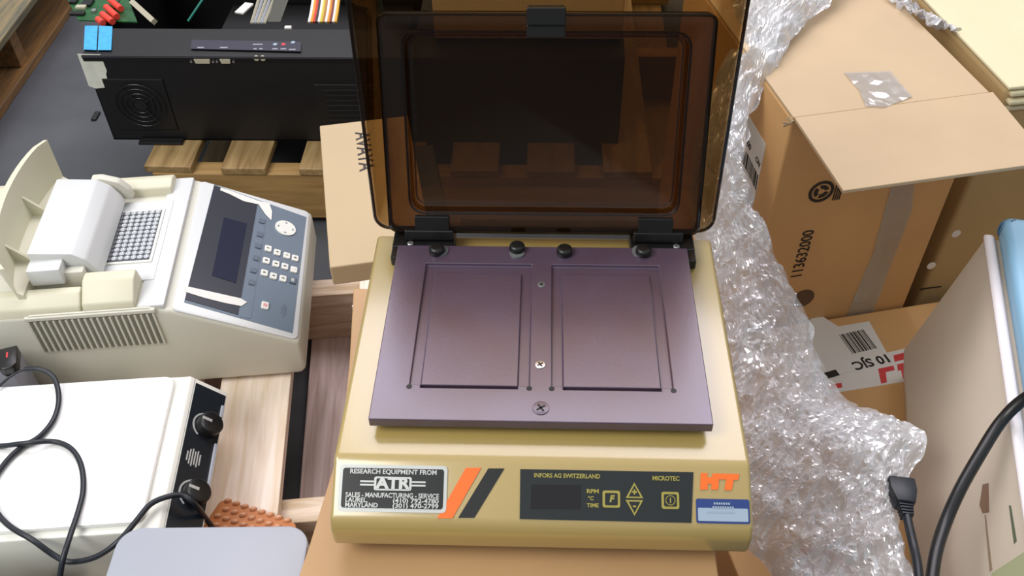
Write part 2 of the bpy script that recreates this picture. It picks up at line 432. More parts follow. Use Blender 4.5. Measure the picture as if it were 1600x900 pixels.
# stripes, control panel
obj('orange_stripe', facepoly([(728, 731), (752, 731), (707, 810), (683, 810)]), ORPT, sh, label='orange slanted stripe')
obj('black_stripe', facepoly([(763, 732), (788, 732), (741, 809), (716, 809)]), BLKP, sh, label='black slanted stripe')
pan = obj('control_panel', facepoly([(813, 733), (1083, 738), (1080, 817), (812, 811)], th=.0008), PANB, sh)
obj('display_window', facepoly([(830, 757), (908, 758), (907, 796), (829, 795)], th=.0003, dz=.0009), DISP, pan)
tb = bmesh.new()
def ptext(s, px, py, size, w=None, M_=None):
    t = text_bm(s, size, bold=.00012)
    if w:
        xs_ = [v.co.x for v in t.verts]; sc_ = w/(max(xs_)-min(xs_))
    else: sc_ = 1
    obj('panel_lettering', merge(bmesh.new(), t, FT(px, py, .0012) @ Matrix.Diagonal((sc_, 1, 1, 1))), GOLD, pan)
ptext('INFORS AG SWITZERLAND', 886, 744, .0042, .047)
ptext('MICROTEC', 1040, 748, .0042, .019)
ptext('RPM', 926, 768, .0038, .0085); ptext('°C', 923, 779, .0038, .004); ptext('TIME', 926, 790, .0038, .0085)
def key(px, py, sym, tri=0):
    u, v = fc(px, py); r = .0062
    b = bmesh.new()
    if tri == 0:
        o_ = rrect(u-r, u+r, v-r*.95, v+r*.95, .0015); i_ = rrect(u-r*.72, u+r*.72, v-r*.68, v+r*.68, .001)
    else:
        o_ = [(u-r, v-tri*r*.75), (u+r, v-tri*r*.75), (u, v+tri*r*1.0)]
        i_ = [(u-r*.66, v-tri*r*.57), (u+r*.66, v-tri*r*.57), (u, v+tri*r*.66)]
        if tri < 0: o_.reverse(); i_.reverse()
    k = obj('key', prism(o_, .0006, M=F_(.0009)), GOLD, pan)
    obj('key_face', prism(i_, .0003, M=F_(.0014)), PANB, k)
    if sym == 'I':
        b = bmesh.new()
        for a in range(20):
            a0 = 2*math.pi*a/20
            bx(b, -.0007, .0007, -.0003, .0003, 0, .0003, M=FACE @ Matrix.Translation((u+.0032*math.cos(a0), v+.0032*math.sin(a0), .0017)) @ Matrix.Rotation(a0+math.pi/2, 4, 'Z'))
        bx(b, u-.0004, u+.0004, v-.0018, v+.0018, .0017, .002, M=FACE)
        obj('key_symbol', b, GOLD, k)
    else:
        obj('key_symbol', text_bm(sym, .0064, bold=.0003, shear=.2 if sym == 'F' else 0, M=FACE @ Matrix.Translation((u, v-(tri*.0008), .0019))), GOLD, k)
key(955, 780, 'F'); key(991, 768, '+', 1); key(991, 792, '-', -1); key(1047, 782, 'I')
# HT mark: blocky connected letters
def fp(pts): return facepoly(pts, th=.0005)
hb = fp([(1095, 739), (1105, 739), (1106, 765), (1094, 765)])
for k, q_ in enumerate(([(1101, 746), (1118, 746), (1118, 756), (1101, 756)], [(1113, 740), (1124, 740), (1122, 765), (1111, 765)], [(1120, 740), (1155, 741), (1153, 750), (1120, 749)], [(1135, 747), (1147, 747), (1143, 766), (1132, 766)])):
    merge(hb, facepoly(q_, th=.0005, dz=.0001+.00002*(k+1)))
obj('brand_mark', hb, ORPT, sh, label='orange HT mark')
u0, v0 = fc(1087, 779); u1, v1 = fc(1172, 819)
st = obj('service_sticker', prism(rrect(u0, u1, v1, v0, .0015), .0004, M=F_()), BLUE, sh, label='blue and pale service sticker')
obj('sticker_field', prism(rrect(u0+.0012, u1-.0012, v1+.0015, v1+.0105, .0008), .0003, M=F_(.0005)), PALEB, st)
tb = bmesh.new()          # print too blurred to read: fine broken strokes
for row, (px, py, n) in enumerate(((1128, 787, 7), (1130, 793, 9), (1126, 800, 12))):
    for k in range(n): bx(tb, (k-n/2)*.0017, (k-n/2)*.0017+.0012, -.0007, .0007, 0, .0002, M=FT(px, py, .0009))
obj('sticker_lettering', tb, PALEB, st)
# hinge brackets
for s, pxs in ((-1, (613, 710)), (1, (985, 1085))):
    xa = at(pxs[0], 380, S+.012).x; xb = at(pxs[1], 380, S+.012).x
    hbm = box(xa, xb, .2125, .2385, T+.0004, T+.0115, bevel=.0015)
    ex = xa if s < 0 else xb
    bx(hbm, min(ex, ex-s*.008), max(ex, ex-s*.008), .2, .214, T+.0004, T+.010, bevel=.0012)
    h = obj('hinge_bracket', hbm, BLKP, sh)
    obj('hinge_screw', cyl(.003, T+.011, T+.013, bevel=.001, M=Matrix.Translation((ex-s*.016, .2165, 0))), STEEL, h, smooth=40)

# smoked hood: rounded-rectangle rings in (u across, v up, w away) coordinates
def lidframe(y, z, tilt): return frame((0, y, z), (1, 0, 0), (0, math.sin(tilt), math.cos(tilt)))  # w axis = toward camera
HM = lidframe(.2346, T+.0144, .0846)
def ring(M_, x, v0_, v1_, w_, r): return [M_ @ Vector((p[0], p[1], w_)) for p in rrect(-x, x, v0_, v1_, r, 6)]
hw = .1492; hh = .262
hood = loft([ring(HM, hw, -.0005, hh, .0015, .014), ring(HM, hw-.0035, .003, hh-.0035, .0015, .012), ring(HM, hw-.0045, .004, hh-.0045, -.004, .012),
             ring(HM, hw-.0095, .007, hh-.010, -.052, .013), ring(HM, hw-.0125, .010, hh-.013, -.060, .012), ring(HM, hw-.0185, .015, hh-.018, -.0645, .010)])
ho = obj('hood', hood, SMOKE1, sh, smooth=35, label='large smoked outer hood')
md = ho.modifiers.new('thick', 'SOLIDIFY'); md.thickness = .0022; md.offset = 0
IM = lidframe(.2287, T+.0161, .3318)
iw = .1347; ih = .1865
inner = loft([ring(IM, iw, 0, ih, -.009, .007), ring(IM, iw+.0003, -.0003, ih+.0003, .001, .007), ring(IM, iw-.0015, .0015, ih-.0015, .0028, .006), ring(IM, iw-.004, .004, ih-.004, .0028, .006),
              ring(IM, iw-.0175, .0165, ih-.0125, .0028, .013), ring(IM, iw-.0195, .0185, ih-.0145, .0015, .012), ring(IM, iw-.0215, .0205, ih-.0165, -.0065, .010),
              ring(IM, iw-.0245, .0235, ih-.0195, -.0085, .008)])
il = obj('inner_lid', inner, SMOKE, sh, smooth=35, label='smaller smoked inner lid')
md = il.modifiers.new('thick', 'SOLIDIFY'); md.thickness = .0020; md.offset = 0
def bead(M_, x, v0_, v1_, w_, r, rad):  # added beads; darker tint stands in for light lost along the sheet edges
    P = ring(M_, x, v0_, v1_, w_, r); return tube(P+[P[0]], rad, n=8, k=1)
obj('rim', bead(HM, hw-.001, .0005, hh-.001, .0012, .013, .0015), SMOKE2, ho, smooth=60, label='dark edge of the outer hood')
obj('rim', bead(IM, iw, 0, ih, .0015, .0065, .0012), SMOKE2, il, smooth=60, label='dark edge of the inner lid')
obj('rib', bead(IM, iw-.0185, .0175, ih-.0135, .0022, .0125, .0010), SMOKE2, il, smooth=60)  # added bead drawing the dark outline of the step, no separate rib
obj('rib', bead(IM, iw-.0235, .0225, ih-.0185, -.0075, .009, .0007), SMOKE, il, smooth=60)
# catch at the top of the inner lid, two hinge clips at its foot
cb = bmesh.new()
bx(cb, -.0155, .0155, ih-.0075, ih+.0065, .002, .0085, bevel=.001, M=IM)
bx(cb, -.0155, .0155, ih-.0175, ih-.0075, .003, .006, bevel=.0008, M=IM)
bx(cb, -.0145, .0145, ih-.001, ih+.0055, -.010, .0035, bevel=.0008, M=IM)
obj('lid_catch', cb, BLKP, il)
for s in (-1, 1):
    xa, xb = (.082, .112)
    c = bmesh.new()
    bx(c, s*.097-.0150, s*.097+.0150, .0015, .0165, .0025, .0075, bevel=.001, M=IM)
    bx(c, s*.100-.0215, s*.100+.0215, -.006, .0035, -.001, .008, bevel=.0012, M=IM)
    obj('hinge_clip', c, BLKP, il)

# ------------------------------------------------------------------ carton under the shaker
r = thing('cardboard_carton', 'brown carton on the pallet under the khaki shaker', 'cardboard box', (-.178, -.15, .14), 0)
EL = [Vector((-.013, .0, 0))]+[at(px, py, .59)-r.location for px, py in ((480, 862), (514, 752), (533, 690), (546, 565), (552, 452))]   # bulged left edge
EL = [(v.x, v.y) for v in EL]; EL[0] = (at(466, 900, .59).x-r.location.x-.012, 0)
def exl(y):
    for a, b in zip(EL, EL[1:]):
        if y <= b[1]: return a[0]+(b[0]-a[0])*(y-a[1])/(b[1]-a[1])
    return EL[-1][0]
obj('carton_body', prism([(.3075, 0), (.3075, .387), (EL[5][0], .387)]+EL[::-1], .4455, bevel=.002), CARD5, r)
def flap_(ya, yb): return [(.3075, ya), (.3075, yb), (exl(yb), yb)]+[p for p in EL[::-1] if ya+.003 < p[1] < yb-.003]+[(exl(ya), ya)]
obj('top_flap', prism(flap_(0, .1925), .004, bevel=.0012, M=Matrix.Translation((0, 0, .446))), CARD5, r)
obj('top_flap', prism(flap_(.1945, .387), .004, bevel=.0012, M=Matrix.Translation((0, 0, .446))), CARD5, r)
obj('staple', tube([(EL[5][0]-.0005, .375, .43), (EL[5][0]-.0005, .3755, .438)], .0008), STEEL, r)

# ------------------------------------------------------------------ pallets
def rot(x, y, a): return x*math.cos(a)-y*math.sin(a), x*math.sin(a)+y*math.cos(a)
yw = math.radians(7)
np_ = thing('wooden_pallet', 'new pale pine pallet under the thermal cycler and brown carton', 'pallet', (-.474, .485, 0), yw)
for y in (-.662, -.238, .187):
    obj('stringer', box(-.42, .565, y, y+.038, .018, .122, bevel=.0015), W_NEWX, np_)
for xa, xb in ((-.42, -.29), (-.26, -.17), (-.13, -.03), (0, .103), (.20, .29), (.33, .43), (.47, .56)):
    obj('deck_board', box(xa, xb, -.662, .2235, .1222, .14, bevel=.0015), W_NEW, np_)
for xa, xb in ((-.42, -.30), (-.10, .02), (.103, .24), (.45, .57)):
    obj('bottom_board', box(xa, xb, -.662, .2235, 0, .0178, bevel=.0015), W_LOW, np_)
kn = obj('knot', cyl(.014, .0175, .0184, n=20, M=Matrix.Translation((.128, -.155, 0)) @ Matrix.Diagonal((1, 1.5, 1, 1))), mat('knot_wood', (128, 78, 58), .6, var=.2, vscale=50), np_)

fp_ = thing('wooden_pallet', 'weathered brown pallet under the open black rack chassis', 'pallet', (-.74, 1.0, 0), 0)
for y in (0.003, .43, .86):
    obj('stringer', box(.0, 1.06, y, y+.038, .018, .125, bevel=.002), W_OLDX, fp_)
xs_ = [at(p, 262, .14).x+.74 for p in (345, 415, 467, 525)]
brds = [(-.012, .078), (xs_[0], xs_[1]), (xs_[2], xs_[3])]
for k in range(4): brds.append((xs_[2]+.15*(k+1)*.95, xs_[2]+.15*(k+1)*.95+.09))
for k, (xa, xb) in enumerate(brds):
    b = box(xa, xb, 0, .9, .1252, .141, bevel=.002)
    if k == 0:      # splintered end
        for v in b.verts:
            if v.co.y < .01: v.co.y += .012*noise.noise(Vector((v.co.x*60, 0, v.co.z*10)))+.004
    obj('deck_board', b, W_OLD, fp_)
for k in range(3): obj('bottom_board', box(.02+k*.46, .12+k*.46, 0, .9, 0, .0178, bevel=.002), W_OLD, fp_)
# a chipped block of wood on the corner of that pallet
t3 = thing('wooden_pallet', 'orange-edged worn pallet on the floor in the far left corner', 'pallet', (-1.235, 1.0, 0), math.radians(1.5))
obj('deck_board', box(-.16, .03, 0, 1.3, .123, .141, bevel=.003), W_GREY, t3)
obj('deck_board', box(-.42, -.2, 0, 1.3, .123, .141, bevel=.003), W_GREY, t3)
for y in (.05, .54, 1.1): obj('stringer', box(-.9, .0, y, y+.04, .0205, .1228, bevel=.002), W_ORG, t3)
obj('bottom_board', box(-.13, .015, 0, 1.3, 0, .02, bevel=.002), W_ORG, t3)
obj('bottom_board', box(-.6, -.47, 0, 1.3, 0, .02, bevel=.002), W_GREY, t3)

# ------------------------------------------------------------------ thermal cycler
tc = thing('thermal_cycler', 'grey-white thermal cycler with keypad and open well block', 'thermal cycler', (-.346, .5, .14), math.radians(187))
TW = -.290
MY = Matrix(((1, 0, 0, 0), (0, 0, 1, TW), (0, 1, 0, 0), (0, 0, 0, 1)))      # (x,z) profile -> extruded in y from TW
prof = [(.008, .008), (0, .018), (0, .076), (.163, .158), (.19, .165), (.47, .165), (.47, .008)]
obj('body', prism(prof, -TW, bevel=.006, seg=3, M=MY), BEIGE, tc, smooth=40)
for x in (.03, .44):
    for y in (-.03, TW+.03): obj('foot', cyl(.012, 0, .009, M=Matrix.Translation((x, y, 0))), RUB, tc, smooth=40)
slope = Vector((.163, 0, .082)).normalized(); pn = Vector((-slope.z, 0, slope.x))
TCM = wmat(tc); TCI = TCM.inverted()
PN = (TCM.to_3x3() @ pn); PO = TCM @ Vector((0, 0, .076))
PF = frame((0, 0, .076), (0, -1, 0), slope)      # u: toward far side, v: up the slope
def pc(px, py): p = TCI @ onplane(px, py, PO, PN) - Vector((0, 0, .076)); return -p.y, p.dot(slope)
def ppoly(pts, th=.001, dz=.0, bevel=0): 
    q = [pc(*p) for p in pts]
    ar = sum(q[i][0]*q[(i+1) % len(q)][1]-q[(i+1) % len(q)][0]*q[i][1] for i in range(len(q)))
    if ar < 0: q.reverse()
    return prism(q, th, M=PF @ Matrix.Translation((0, 0, dz)), bevel=bevel)
# light raised frame round the panel, with the slate panel on it
obj('panel_frame', prism(rrect(.003, -TW-.003, .004, .180, .008), .004, bevel=.0012, M=PF @ Matrix.Translation((0, 0, -.002))), BEIGEL, tc, smooth=40)
fas = obj('slate_fascia', ppoly([(334, 290), (478, 341), (456, 522), (287, 474)], .0006, .0021), GREYD, tc)
sb = obj('screen_bezel', ppoly([(334, 292), (402, 317), (371, 494), (288, 470)], .0008, .0026), LCDF, fas)
obj('screen', ppoly([(349, 342), (385, 352), (368, 445), (330, 433)], .0004, .0035), LCD, sb)
obj('peeled_label', ppoly([(290, 450), (375, 469), (385, 475), (376, 481), (350, 476), (318, 468), (289, 459)], .0005, .0036), PAPER, fas, label='torn white label strip')
obj('peeled_label', ppoly([(344, 296), (360, 301), (404, 317), (420, 321), (424, 333), (423, 347), (414, 338), (403, 322), (380, 317), (358, 306), (343, 300)], .0005, .0036), PAPER, fas, label='torn white label strip')
obj('soft_key_strip', ppoly([(403, 345), (414, 348), (391, 500), (374, 497)], .0004, .0028), GREYD, fas)
for px, py in ((408, 348), (405, 369), (402, 387), (399, 406), (395, 425), (392, 444)):
    u, v = pc(px, py)
    obj('soft_key', prism(rrect(u-.005, u+.005, v-.0045, v+.0045, .0015), .0018, M=PF @ Matrix.Translation((0, 0, .003))), KEYG, fas)
u, v = pc(445, 359)
dk = cyl(1, 0, .0026, n=32, M=PF @ Matrix.Translation((u, v, .002)) @ Matrix.Diagonal((.0165, .0165, 1, 1)))
dk = obj('direction_key', dk, KEYW, fas, smooth=40)
ar = bmesh.new()
for a in range(4):
    MM = PF @ Matrix.Translation((u, v, .0047)) @ Matrix.Rotation(a*math.pi/2, 4, 'Z') @ Matrix.Translation((0, .0115, 0))
    prism([(-.0025, -.001), (.0025, -.001), (0, .0018)], .0003, M=MM, bm=ar)
obj('arrow_print', ar, GREYD, dk)
nums = [['7', '4', '1', '0'], ['8', '5', '2', '.'], ['9', '6', '3', 'CE']]
rows_ = [((418, 391), (432, 397), (447, 402), (460, 406)), ((415, 410), (430, 415), (444, 419), (458, 424)), ((412, 429), (426, 434), (441, 438), (456, 441))]
KD = frame((0, 0, 0), (0, 1, 0), (1, 0, 0))
for rr, rw in enumerate(rows_):
    for cc, (px, py) in enumerate(rw):
        u, v = pc(px, py)
        k = obj('number_key', prism(rrect(u-.0062, u+.0062, v-.0052, v+.0052, .0018), .003, bevel=.0006, M=PF @ Matrix.Translation((0, 0, .002))), KEYW if (rr, cc) != (2, 3) else KEYG, fas)
        # the machine's reader stands at its keypad end, so letters have their tops up the slope
        obj('key_number', text_bm(nums[rr][cc], .0055, bold=.0002, M=PF @ Matrix.Translation((u, v, .0053))), INKB if (rr, cc) != (2, 3) else KEYW, k)
u, v = pc(413, 480)
k = obj('stop_key', prism(rrect(u-.007, u+.007, v-.0052, v+.0052, .0018), .003, bevel=.0006, M=PF @ Matrix.Translation((0, 0, .002))), KEYW, fas, label='white key with a red mark')
obj('stop_mark', prism(rrect(u-.003, u+.003, v-.003, v+.003, .0005), .0003, M=PF @ Matrix.Translation((0, 0, .0051))), mat('faded_red', (214, 150, 150), .5), k)
tb = bmesh.new(); u, v = pc(442, 487)
for i, wd in enumerate((.018, .026, .014)): bx(tb, u-wd/2, u+wd/2, v-.004+i*.003, v-.0025+i*.003, .0028, .0031, M=PF)
obj('model_print', tb, KEYG, fas)
# deck: smooth light top, well block, side ridges
obj('deck', box(.168, .205, TW+.004, -.004, .158, .1675, bevel=.003), BEIGEL, tc, smooth=40)
obj('deck_well', box(.19, .30, TW+.06, -.055, .162, .1685, bevel=.001), BEIGEL, tc)
wf = obj('block_frame', box(.199, .281, -.208, -.091, .1655, .1705, bevel=.0008), KEYW, tc, label='white block frame')
wb_ = bmesh.new(); bx(wb_, .203, .280, -.204, -.095, .169, .1712)
blk = obj('well_block', wb_, mat('well_block_metal', (92, 96, 100), .35, metal=.7), tc)
wr = bmesh.new()
for i in range(8):
    for j in range(12):
        x = .2075+i*.009; y = -.1995+j*.009
        n = 10
        pts = [[Vector((x+rr*math.cos(2*math.pi*a/n), y+rr*math.sin(2*math.pi*a/n), z)) for a in range(n)] for rr, z in ((.0041, .171), (.0041, .1722), (.0030, .1722), (.0022, .1716))]
        loft(pts, bm=wr)
obj('well_rims', wr, mat('bright_well_metal', (186, 190, 192), .3, metal=.6), blk)
# near ridge: profile in (y,z) extruded in x
MXr = lambda xa: Matrix(((0, 0, 1, xa), (1, 0, 0, 0), (0, 1, 0, 0), (0, 0, 0, 1)))
obj('side_ridge', prism([(0, .158), (-.006, .176), (-.034, .194), (-.052, .194), (-.060, .160)], .070, bevel=.003, seg=3, M=MXr(.206)), CREAM, tc, smooth=45, label='cream ridge beside the well block')
obj('side_ridge', prism([(0, .158), (-.006, .174), (-.022, .186), (-.034, .186), (-.040, .160)], .190, bevel=.003, seg=3, M=MXr(.278)), CREAM, tc, smooth=45)
obj('side_ridge', prism([(TW, .158), (TW+.006, .176), (TW+.022, .182), (TW+.040, .178), (TW+.046, .160)], .27, bevel=.003, seg=3, M=MXr(.195)), CREAM, tc, smooth=45)
# heated cover and its arched handle
lid = bmesh.new()
PR = [(.258, .176), (.262, .190), (.272, .208), (.288, .220), (.345, .226), (.345, .176)]
prism(PR, .165, bevel=.003, seg=2, M=Matrix(((1, 0, 0, 0), (0, 0, 1, -.226), (0, 1, 0, 0), (0, 0, 0, 1))), bm=lid)
hc = obj('heated_cover', lid, BEIGEL, tc, smooth=40)
e = bmesh.new()
prism([(.248, .176), (.250, .192), (.262, .208), (.285, .217), (.30, .217), (.30, .176)], .014, bevel=.003, M=Matrix(((1, 0, 0, 0), (0, 0, 1, -.243), (0, 1, 0, 0), (0, 0, 0, 1))), bm=e)
obj('cover_side', e, BEIGE, hc, smooth=40)
obj('cover_latch', box(.300, .345, -.062, -.038, .186, .214, bevel=.003), BEIGEL, hc, smooth=40)
obj('cover_arm', box(.275, .345, -.060, -.046, .172, .200, bevel=.003), BEIGE, hc, smooth=40)
hd = bmesh.new()       # handle: an arched shell standing behind the cover, open toward it
N = 18
def arch(t, off, x, z):     # t 0..1 from near side to far side
    y = -.015 + (-.262)*t
    return Vector((x+off*math.sin(math.pi*t), y, z))
secs = []
for i in range(N+1):
    t = i/N; s = math.sin(math.pi*t)**.6 if 0 < t < 1 else 0
    o_ = .012+.030*s
    y = -.018-.252*t
    zt = .236+.024*t
    secs.append([Vector((.347, y, .176)), Vector((.347+o_*.9, y, .180)), Vector((.347+o_*1.2, y, zt-.010)), Vector((.347+o_*1.15, y, zt+.004)), Vector((.347+o_*1.05-.004, y, zt+.004)), Vector((.347+o_*.75, y, .196)), Vector((.350, y, .190))])
loft(secs, cap=True, bm=hd); hd.faces.new([v for v in hd.verts[:7]])
for yk in (-.085, -.185):
    prism([(.349, .188), (.349+.035, .188), (.349+.040, .238), (.36, .205)], .004, M=Matrix(((1, 0, 0, 0), (0, 0, 1, yk), (0, 1, 0, 0), (0, 0, 0, 1))), bm=hd)
obj('handle', hd, CREAM, hc, smooth=40)
# side vent: recess with slanted slots
vn = obj('vent', prism(rrect(.183, .350, .093, .168, .006), .003, M=Matrix(((1, 0, 0, 0), (0, 0, 1, -.0025), (0, 1, 0, 0), (0, 0, 0, 1)))), BEIGE, tc)
vb = bmesh.new()
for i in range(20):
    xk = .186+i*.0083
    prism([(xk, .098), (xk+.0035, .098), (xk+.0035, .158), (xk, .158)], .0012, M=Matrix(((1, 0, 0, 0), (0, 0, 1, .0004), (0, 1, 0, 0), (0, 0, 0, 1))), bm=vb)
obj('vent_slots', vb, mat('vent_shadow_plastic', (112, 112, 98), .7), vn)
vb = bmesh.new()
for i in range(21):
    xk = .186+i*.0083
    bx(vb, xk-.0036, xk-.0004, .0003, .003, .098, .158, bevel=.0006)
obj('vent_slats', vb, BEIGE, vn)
obj('vent_hood', box(.180, .353, -.002, .0035, .160, .1665, bevel=.0012), BEIGE, vn)

# ------------------------------------------------------------------ hot plate stirrer
HZ = .11
o0 = at(303, 587, .25)
hp = thing('hot_plate_stirrer', 'white-topped hot plate with a black two-knob panel and a cord on it', 'hot plate', (o0.x, o0.y, .14), math.radians(-174))
# local x runs left (away from the panel), local y toward the camera
bd = prism([(.012, .012), (-.0, .05), (-.034, .066), (-.036, .070), (-.002, HZ-.006), (0, HZ-.004), (.004, HZ), (.42, HZ), (.42, .012)], .235, bevel=.002, M=Matrix(((1, 0, 0, 0), (0, 0, 1, 0), (0, 1, 0, 0), (0, 0, 0, 1))))
obj('housing', bd, WHTF, hp, smooth=40)
for x in (.04, .38):
    for y in (.03, .205): obj('foot', cyl(.012, 0, .013, M=Matrix.Translation((x, y, 0))), RUB, hp, smooth=40)
obj('top_plate', prism(rrect(.022, .41, .004, .226, .014, 6), .009, bevel=.003, M=Matrix.Translation((0, 0, HZ-.001))), WHT, hp, smooth=40, label='white ceramic top plate')
sN = Vector((-.034, 0, -.034)).normalized(); 
KF = frame((-.003, .235, HZ-.0068), (0, -1, 0), -sN)        # u along y, v up the slope
cp = obj('control_panel', prism([(.004, -.0445), (.227, -.0445), (.227, .001), (.004, .001)], .001, M=KF), mat('black_panel', (22, 28, 34), .3), hp)
for k, (u) in enumerate((.166, .062)):
    kb = obj('knob', cyl(.0165, .001, .016, bevel=.003, M=KF @ Matrix.Translation((u, -.026, 0))), BLKP, cp, smooth=40)
    sc_ = bmesh.new()
    for a in range(12):
        an = math.radians(40+a*12)
        bx(sc_, -.0024, .0024, -.0012, .0012, 0, .0003, M=KF @ Matrix.Translation((u+.0195*math.cos(an)*-1*0-.0195*math.cos(an), -.026+.0195*math.sin(an), .0011)) @ Matrix.Rotation(-an+math.pi/2, 4, 'Z'))
    obj('dial_scale', sc_, NAMES, cp)
    obj('pointer', box(-.002, .002, .002, .015, .0155, .0168, M=KF @ Matrix.Translation((u, -.026, 0))), NAMES, kb)
tb = bmesh.new()
for i, wd in enumerate((.014, .022, .026, .02, .024, .016)): bx(tb, .113-wd/2, .113+wd/2, -.008-i*.0035, -.0062-i*.0035, .001, .0013, M=KF)
obj('panel_print', tb, NAMES, cp)
obj('indicator_strip', box(.075, .145, -.044, -.040, .001, .004, M=KF, bevel=.0006), SILV, cp)
obj('indicator_strip', box(.188, .208, -.044, -.040, .001, .004, M=KF, bevel=.0006), SILV, cp)

# silver rounded box in the foreground
cs = at(170, 826, .285); 
sv = thing('network_box', 'silver-grey box with rounded corners at the bottom of the view', 'network box', (at(480, 828, .285).x-.205, at(480, 828, .285).y-.215, .14), math.radians(2))
obj('shell', prism(rrect(0, .215, 0, .215, .026, 8), .030, bevel=.003, M=Matrix.Translation((0, 0, .113))), SILV, sv, smooth=40)
obj('base', prism(rrect(.002, .213, .002, .213, .024, 8), .113, M=Matrix.Translation((0, 0, 0))), SILVD, sv, smooth=40)

# grey box in the lower left corner with a small cream block on it
lb0 = at(170, 868, .20)
g = thing('grey_case', 'flat grey case in front of the hot plate', 'equipment case', (lb0.x-.30, lb0.y-.21, .14), math.radians(3))
obj('case_body', box(0, .288, 0, .158, .004, .075, bevel=.004), mat('mid_grey_plastic', (150, 154, 154), .5), g, smooth=40)
for x in (.02, .27):
    for y in (.02, .14): obj('foot', cyl(.008, 0, .005, M=Matrix.Translation((x, y, 0))), RUB, g)
lw = at(20, 888, .235)
lwt = thing('power_adapter', 'small off-white adapter at the bottom left corner', 'adapter', (lw.x-.05, lw.y-.05, .215), math.radians(-20))
obj('adapter_body', box(0, .06, 0, .05, 0, .028, bevel=.005, seg=3), KEYW, lwt, smooth=40)
obj('socket', box(.012, .02, -.001, .004, .01, .018), ORPT, lwt)

# grey power supply in the gap at the left edge, and the corded black plug in it
q = at(26, 588, .25)
ps = thing('power_supply', 'grey power supply block at the left edge between cycler and hot plate', 'power supply', (q.x-.003, q.y+.018, .14), math.radians(187))
obj('case_body', box(0, .11, -.02, .02, .003, .128, bevel=.004), mat('lilac_grey_plastic', (150, 150, 162), .45), ps, smooth=40)
obj('foot', box(.01, .10, -.015, .015, 0, .0035), RUB, ps)
pc0 = thing('power_cable', 'black power cord looping over the white hot plate from its plug', 'power cord', (q.x, q.y, .268))
pm = frame((0, 0, 0), (.35, -.94, 0), (.94, .35, 0))
pg = prism([(-.024, -.012), (.008, -.012), (.016, -.006), (.016, .006), (.008, .012), (-.024, .012)], .016, bevel=.002, M=pm)
pl0 = obj('plug', pg, BLKP, pc0, smooth=40)
obj('plug_mark', box(-.014, -.004, -.001, .001, .0158, .0164, M=pm), INKR, pl0, label='small red mark')
CR = .0034; TP = .2595+CR
def P3(px, py, z=TP): return at(px, py, z)
pts = [at(40, 577, .275), at(62, 577, .277), at(84, 590, .27), P3(92, 622), P3(84, 655), P3(62, 682), P3(32, 700), P3(6, 726), P3(-14, 760), P3(-8, 795), P3(15, 822), P3(50, 843), P3(85, 868, .245), P3(110, 878, .24), P3(150, 870, .25), P3(185, 846, .262), P3(212, 815, .263), P3(235, 788, .263), P3(262, 776, .262), P3(285, 774, .255), P3(303, 786, .246), P3(320, 808, .21), P3(336, 830, .18)]
obj('cord', tube(pts, CR, k=5), CORD, pc0, world=True, smooth=60)
c2 = thing('signal_cable', 'second dark cable curving down across the white hot plate to the bottom edge', 'cable', P3(-20, 697))
pts = [P3(-40, 697), P3(0, 697), P3(45, 692, TP+.007), P3(85, 690), P3(112, 702), P3(127, 728), P3(130, 765), P3(122, 800), P3(112, 830), P3(104, 855, .262), P3(97, 880, .255), P3(92, 915, .235)]
obj('cord', tube(pts, CR, k=5), CORD, c2, world=True, smooth=60)
c3 = thing('thin_wire', 'thin dark wire leaving the black plug toward the left edge', 'wire', at(20, 590, .27))
obj('wire', tube([at(46, 576, .272), at(30, 580, .272), at(14, 590, .268), at(-6, 608, .263)], .0016, k=5), CORD, c3, world=True)

# orange bubbled pad on the pallet board
op = at(327, 822, .145)
pd = thing('foam_pad', 'orange egg-crate pad lying on the pallet beside the silver box', 'foam pad', (op.x-.008, op.y-.003, .1405), math.radians(-18))
b = prism(rrect(0, .115, -.06, .046, .009, 5), .006, bevel=.001)
pad = obj('pad_sheet', b, ORNG, pd, smooth=40)
bb = bmesh.new()
for i in range(8):
    for j in range(9):
        x = .010+i*.0128+(j % 2)*.005; y = -.052+j*.0122
        if x > .108: continue
        t = bmesh.new(); bmesh.ops.create_uvsphere(t, u_segments=10, v_segments=6, radius=1)
        merge(bb, t, Matrix.Translation((x, y, .006)) @ Matrix.Rotation(.5, 4, 'Z') @ Matrix.Diagonal((.0055, .0034, .0042, 1)))
obj('bubbles', bb, mat('orange_foam_bump', (214, 156, 118), .35), pad, smooth=60)

# ------------------------------------------------------------------ flat carton behind the shaker
AZ = .45
A0 = at(515, 418, AZ)
av = thing('flat_carton', 'flat tan carton with black lettering behind the left side of the smoked lid', 'cardboard box', (A0.x, A0.y, AZ-.03), math.radians(12.3))
obj('carton_body', box(0, .125, 0, .296, 0, .03, bevel=.0018), CARD4, av)
TX = AV = wmat(av)
ta = at(566, 236, AZ); ta = AV.inverted() @ ta
obj('carton_print', text_bm('AVAYA', .028, bold=.0004, sx=1.0, M=Matrix.Translation((ta.x+.002, ta.y, .0302)) @ Matrix.Rotation(-math.pi/2, 4, 'Z')), INKB, av)
us = thing('equipment_case', 'dark case on the rear pallet under the flat tan carton', 'equipment case', (A0.x+.02, A0.y+.12, .1405), math.radians(12.3))
obj('case_body', box(0, .11, 0, .15, 0, AZ-.0305-.1405, bevel=.003), BLKM, us)
obj('case_lid_seam', box(-.001, .111, -.001, .151, .21, .213), BLKM2, us)

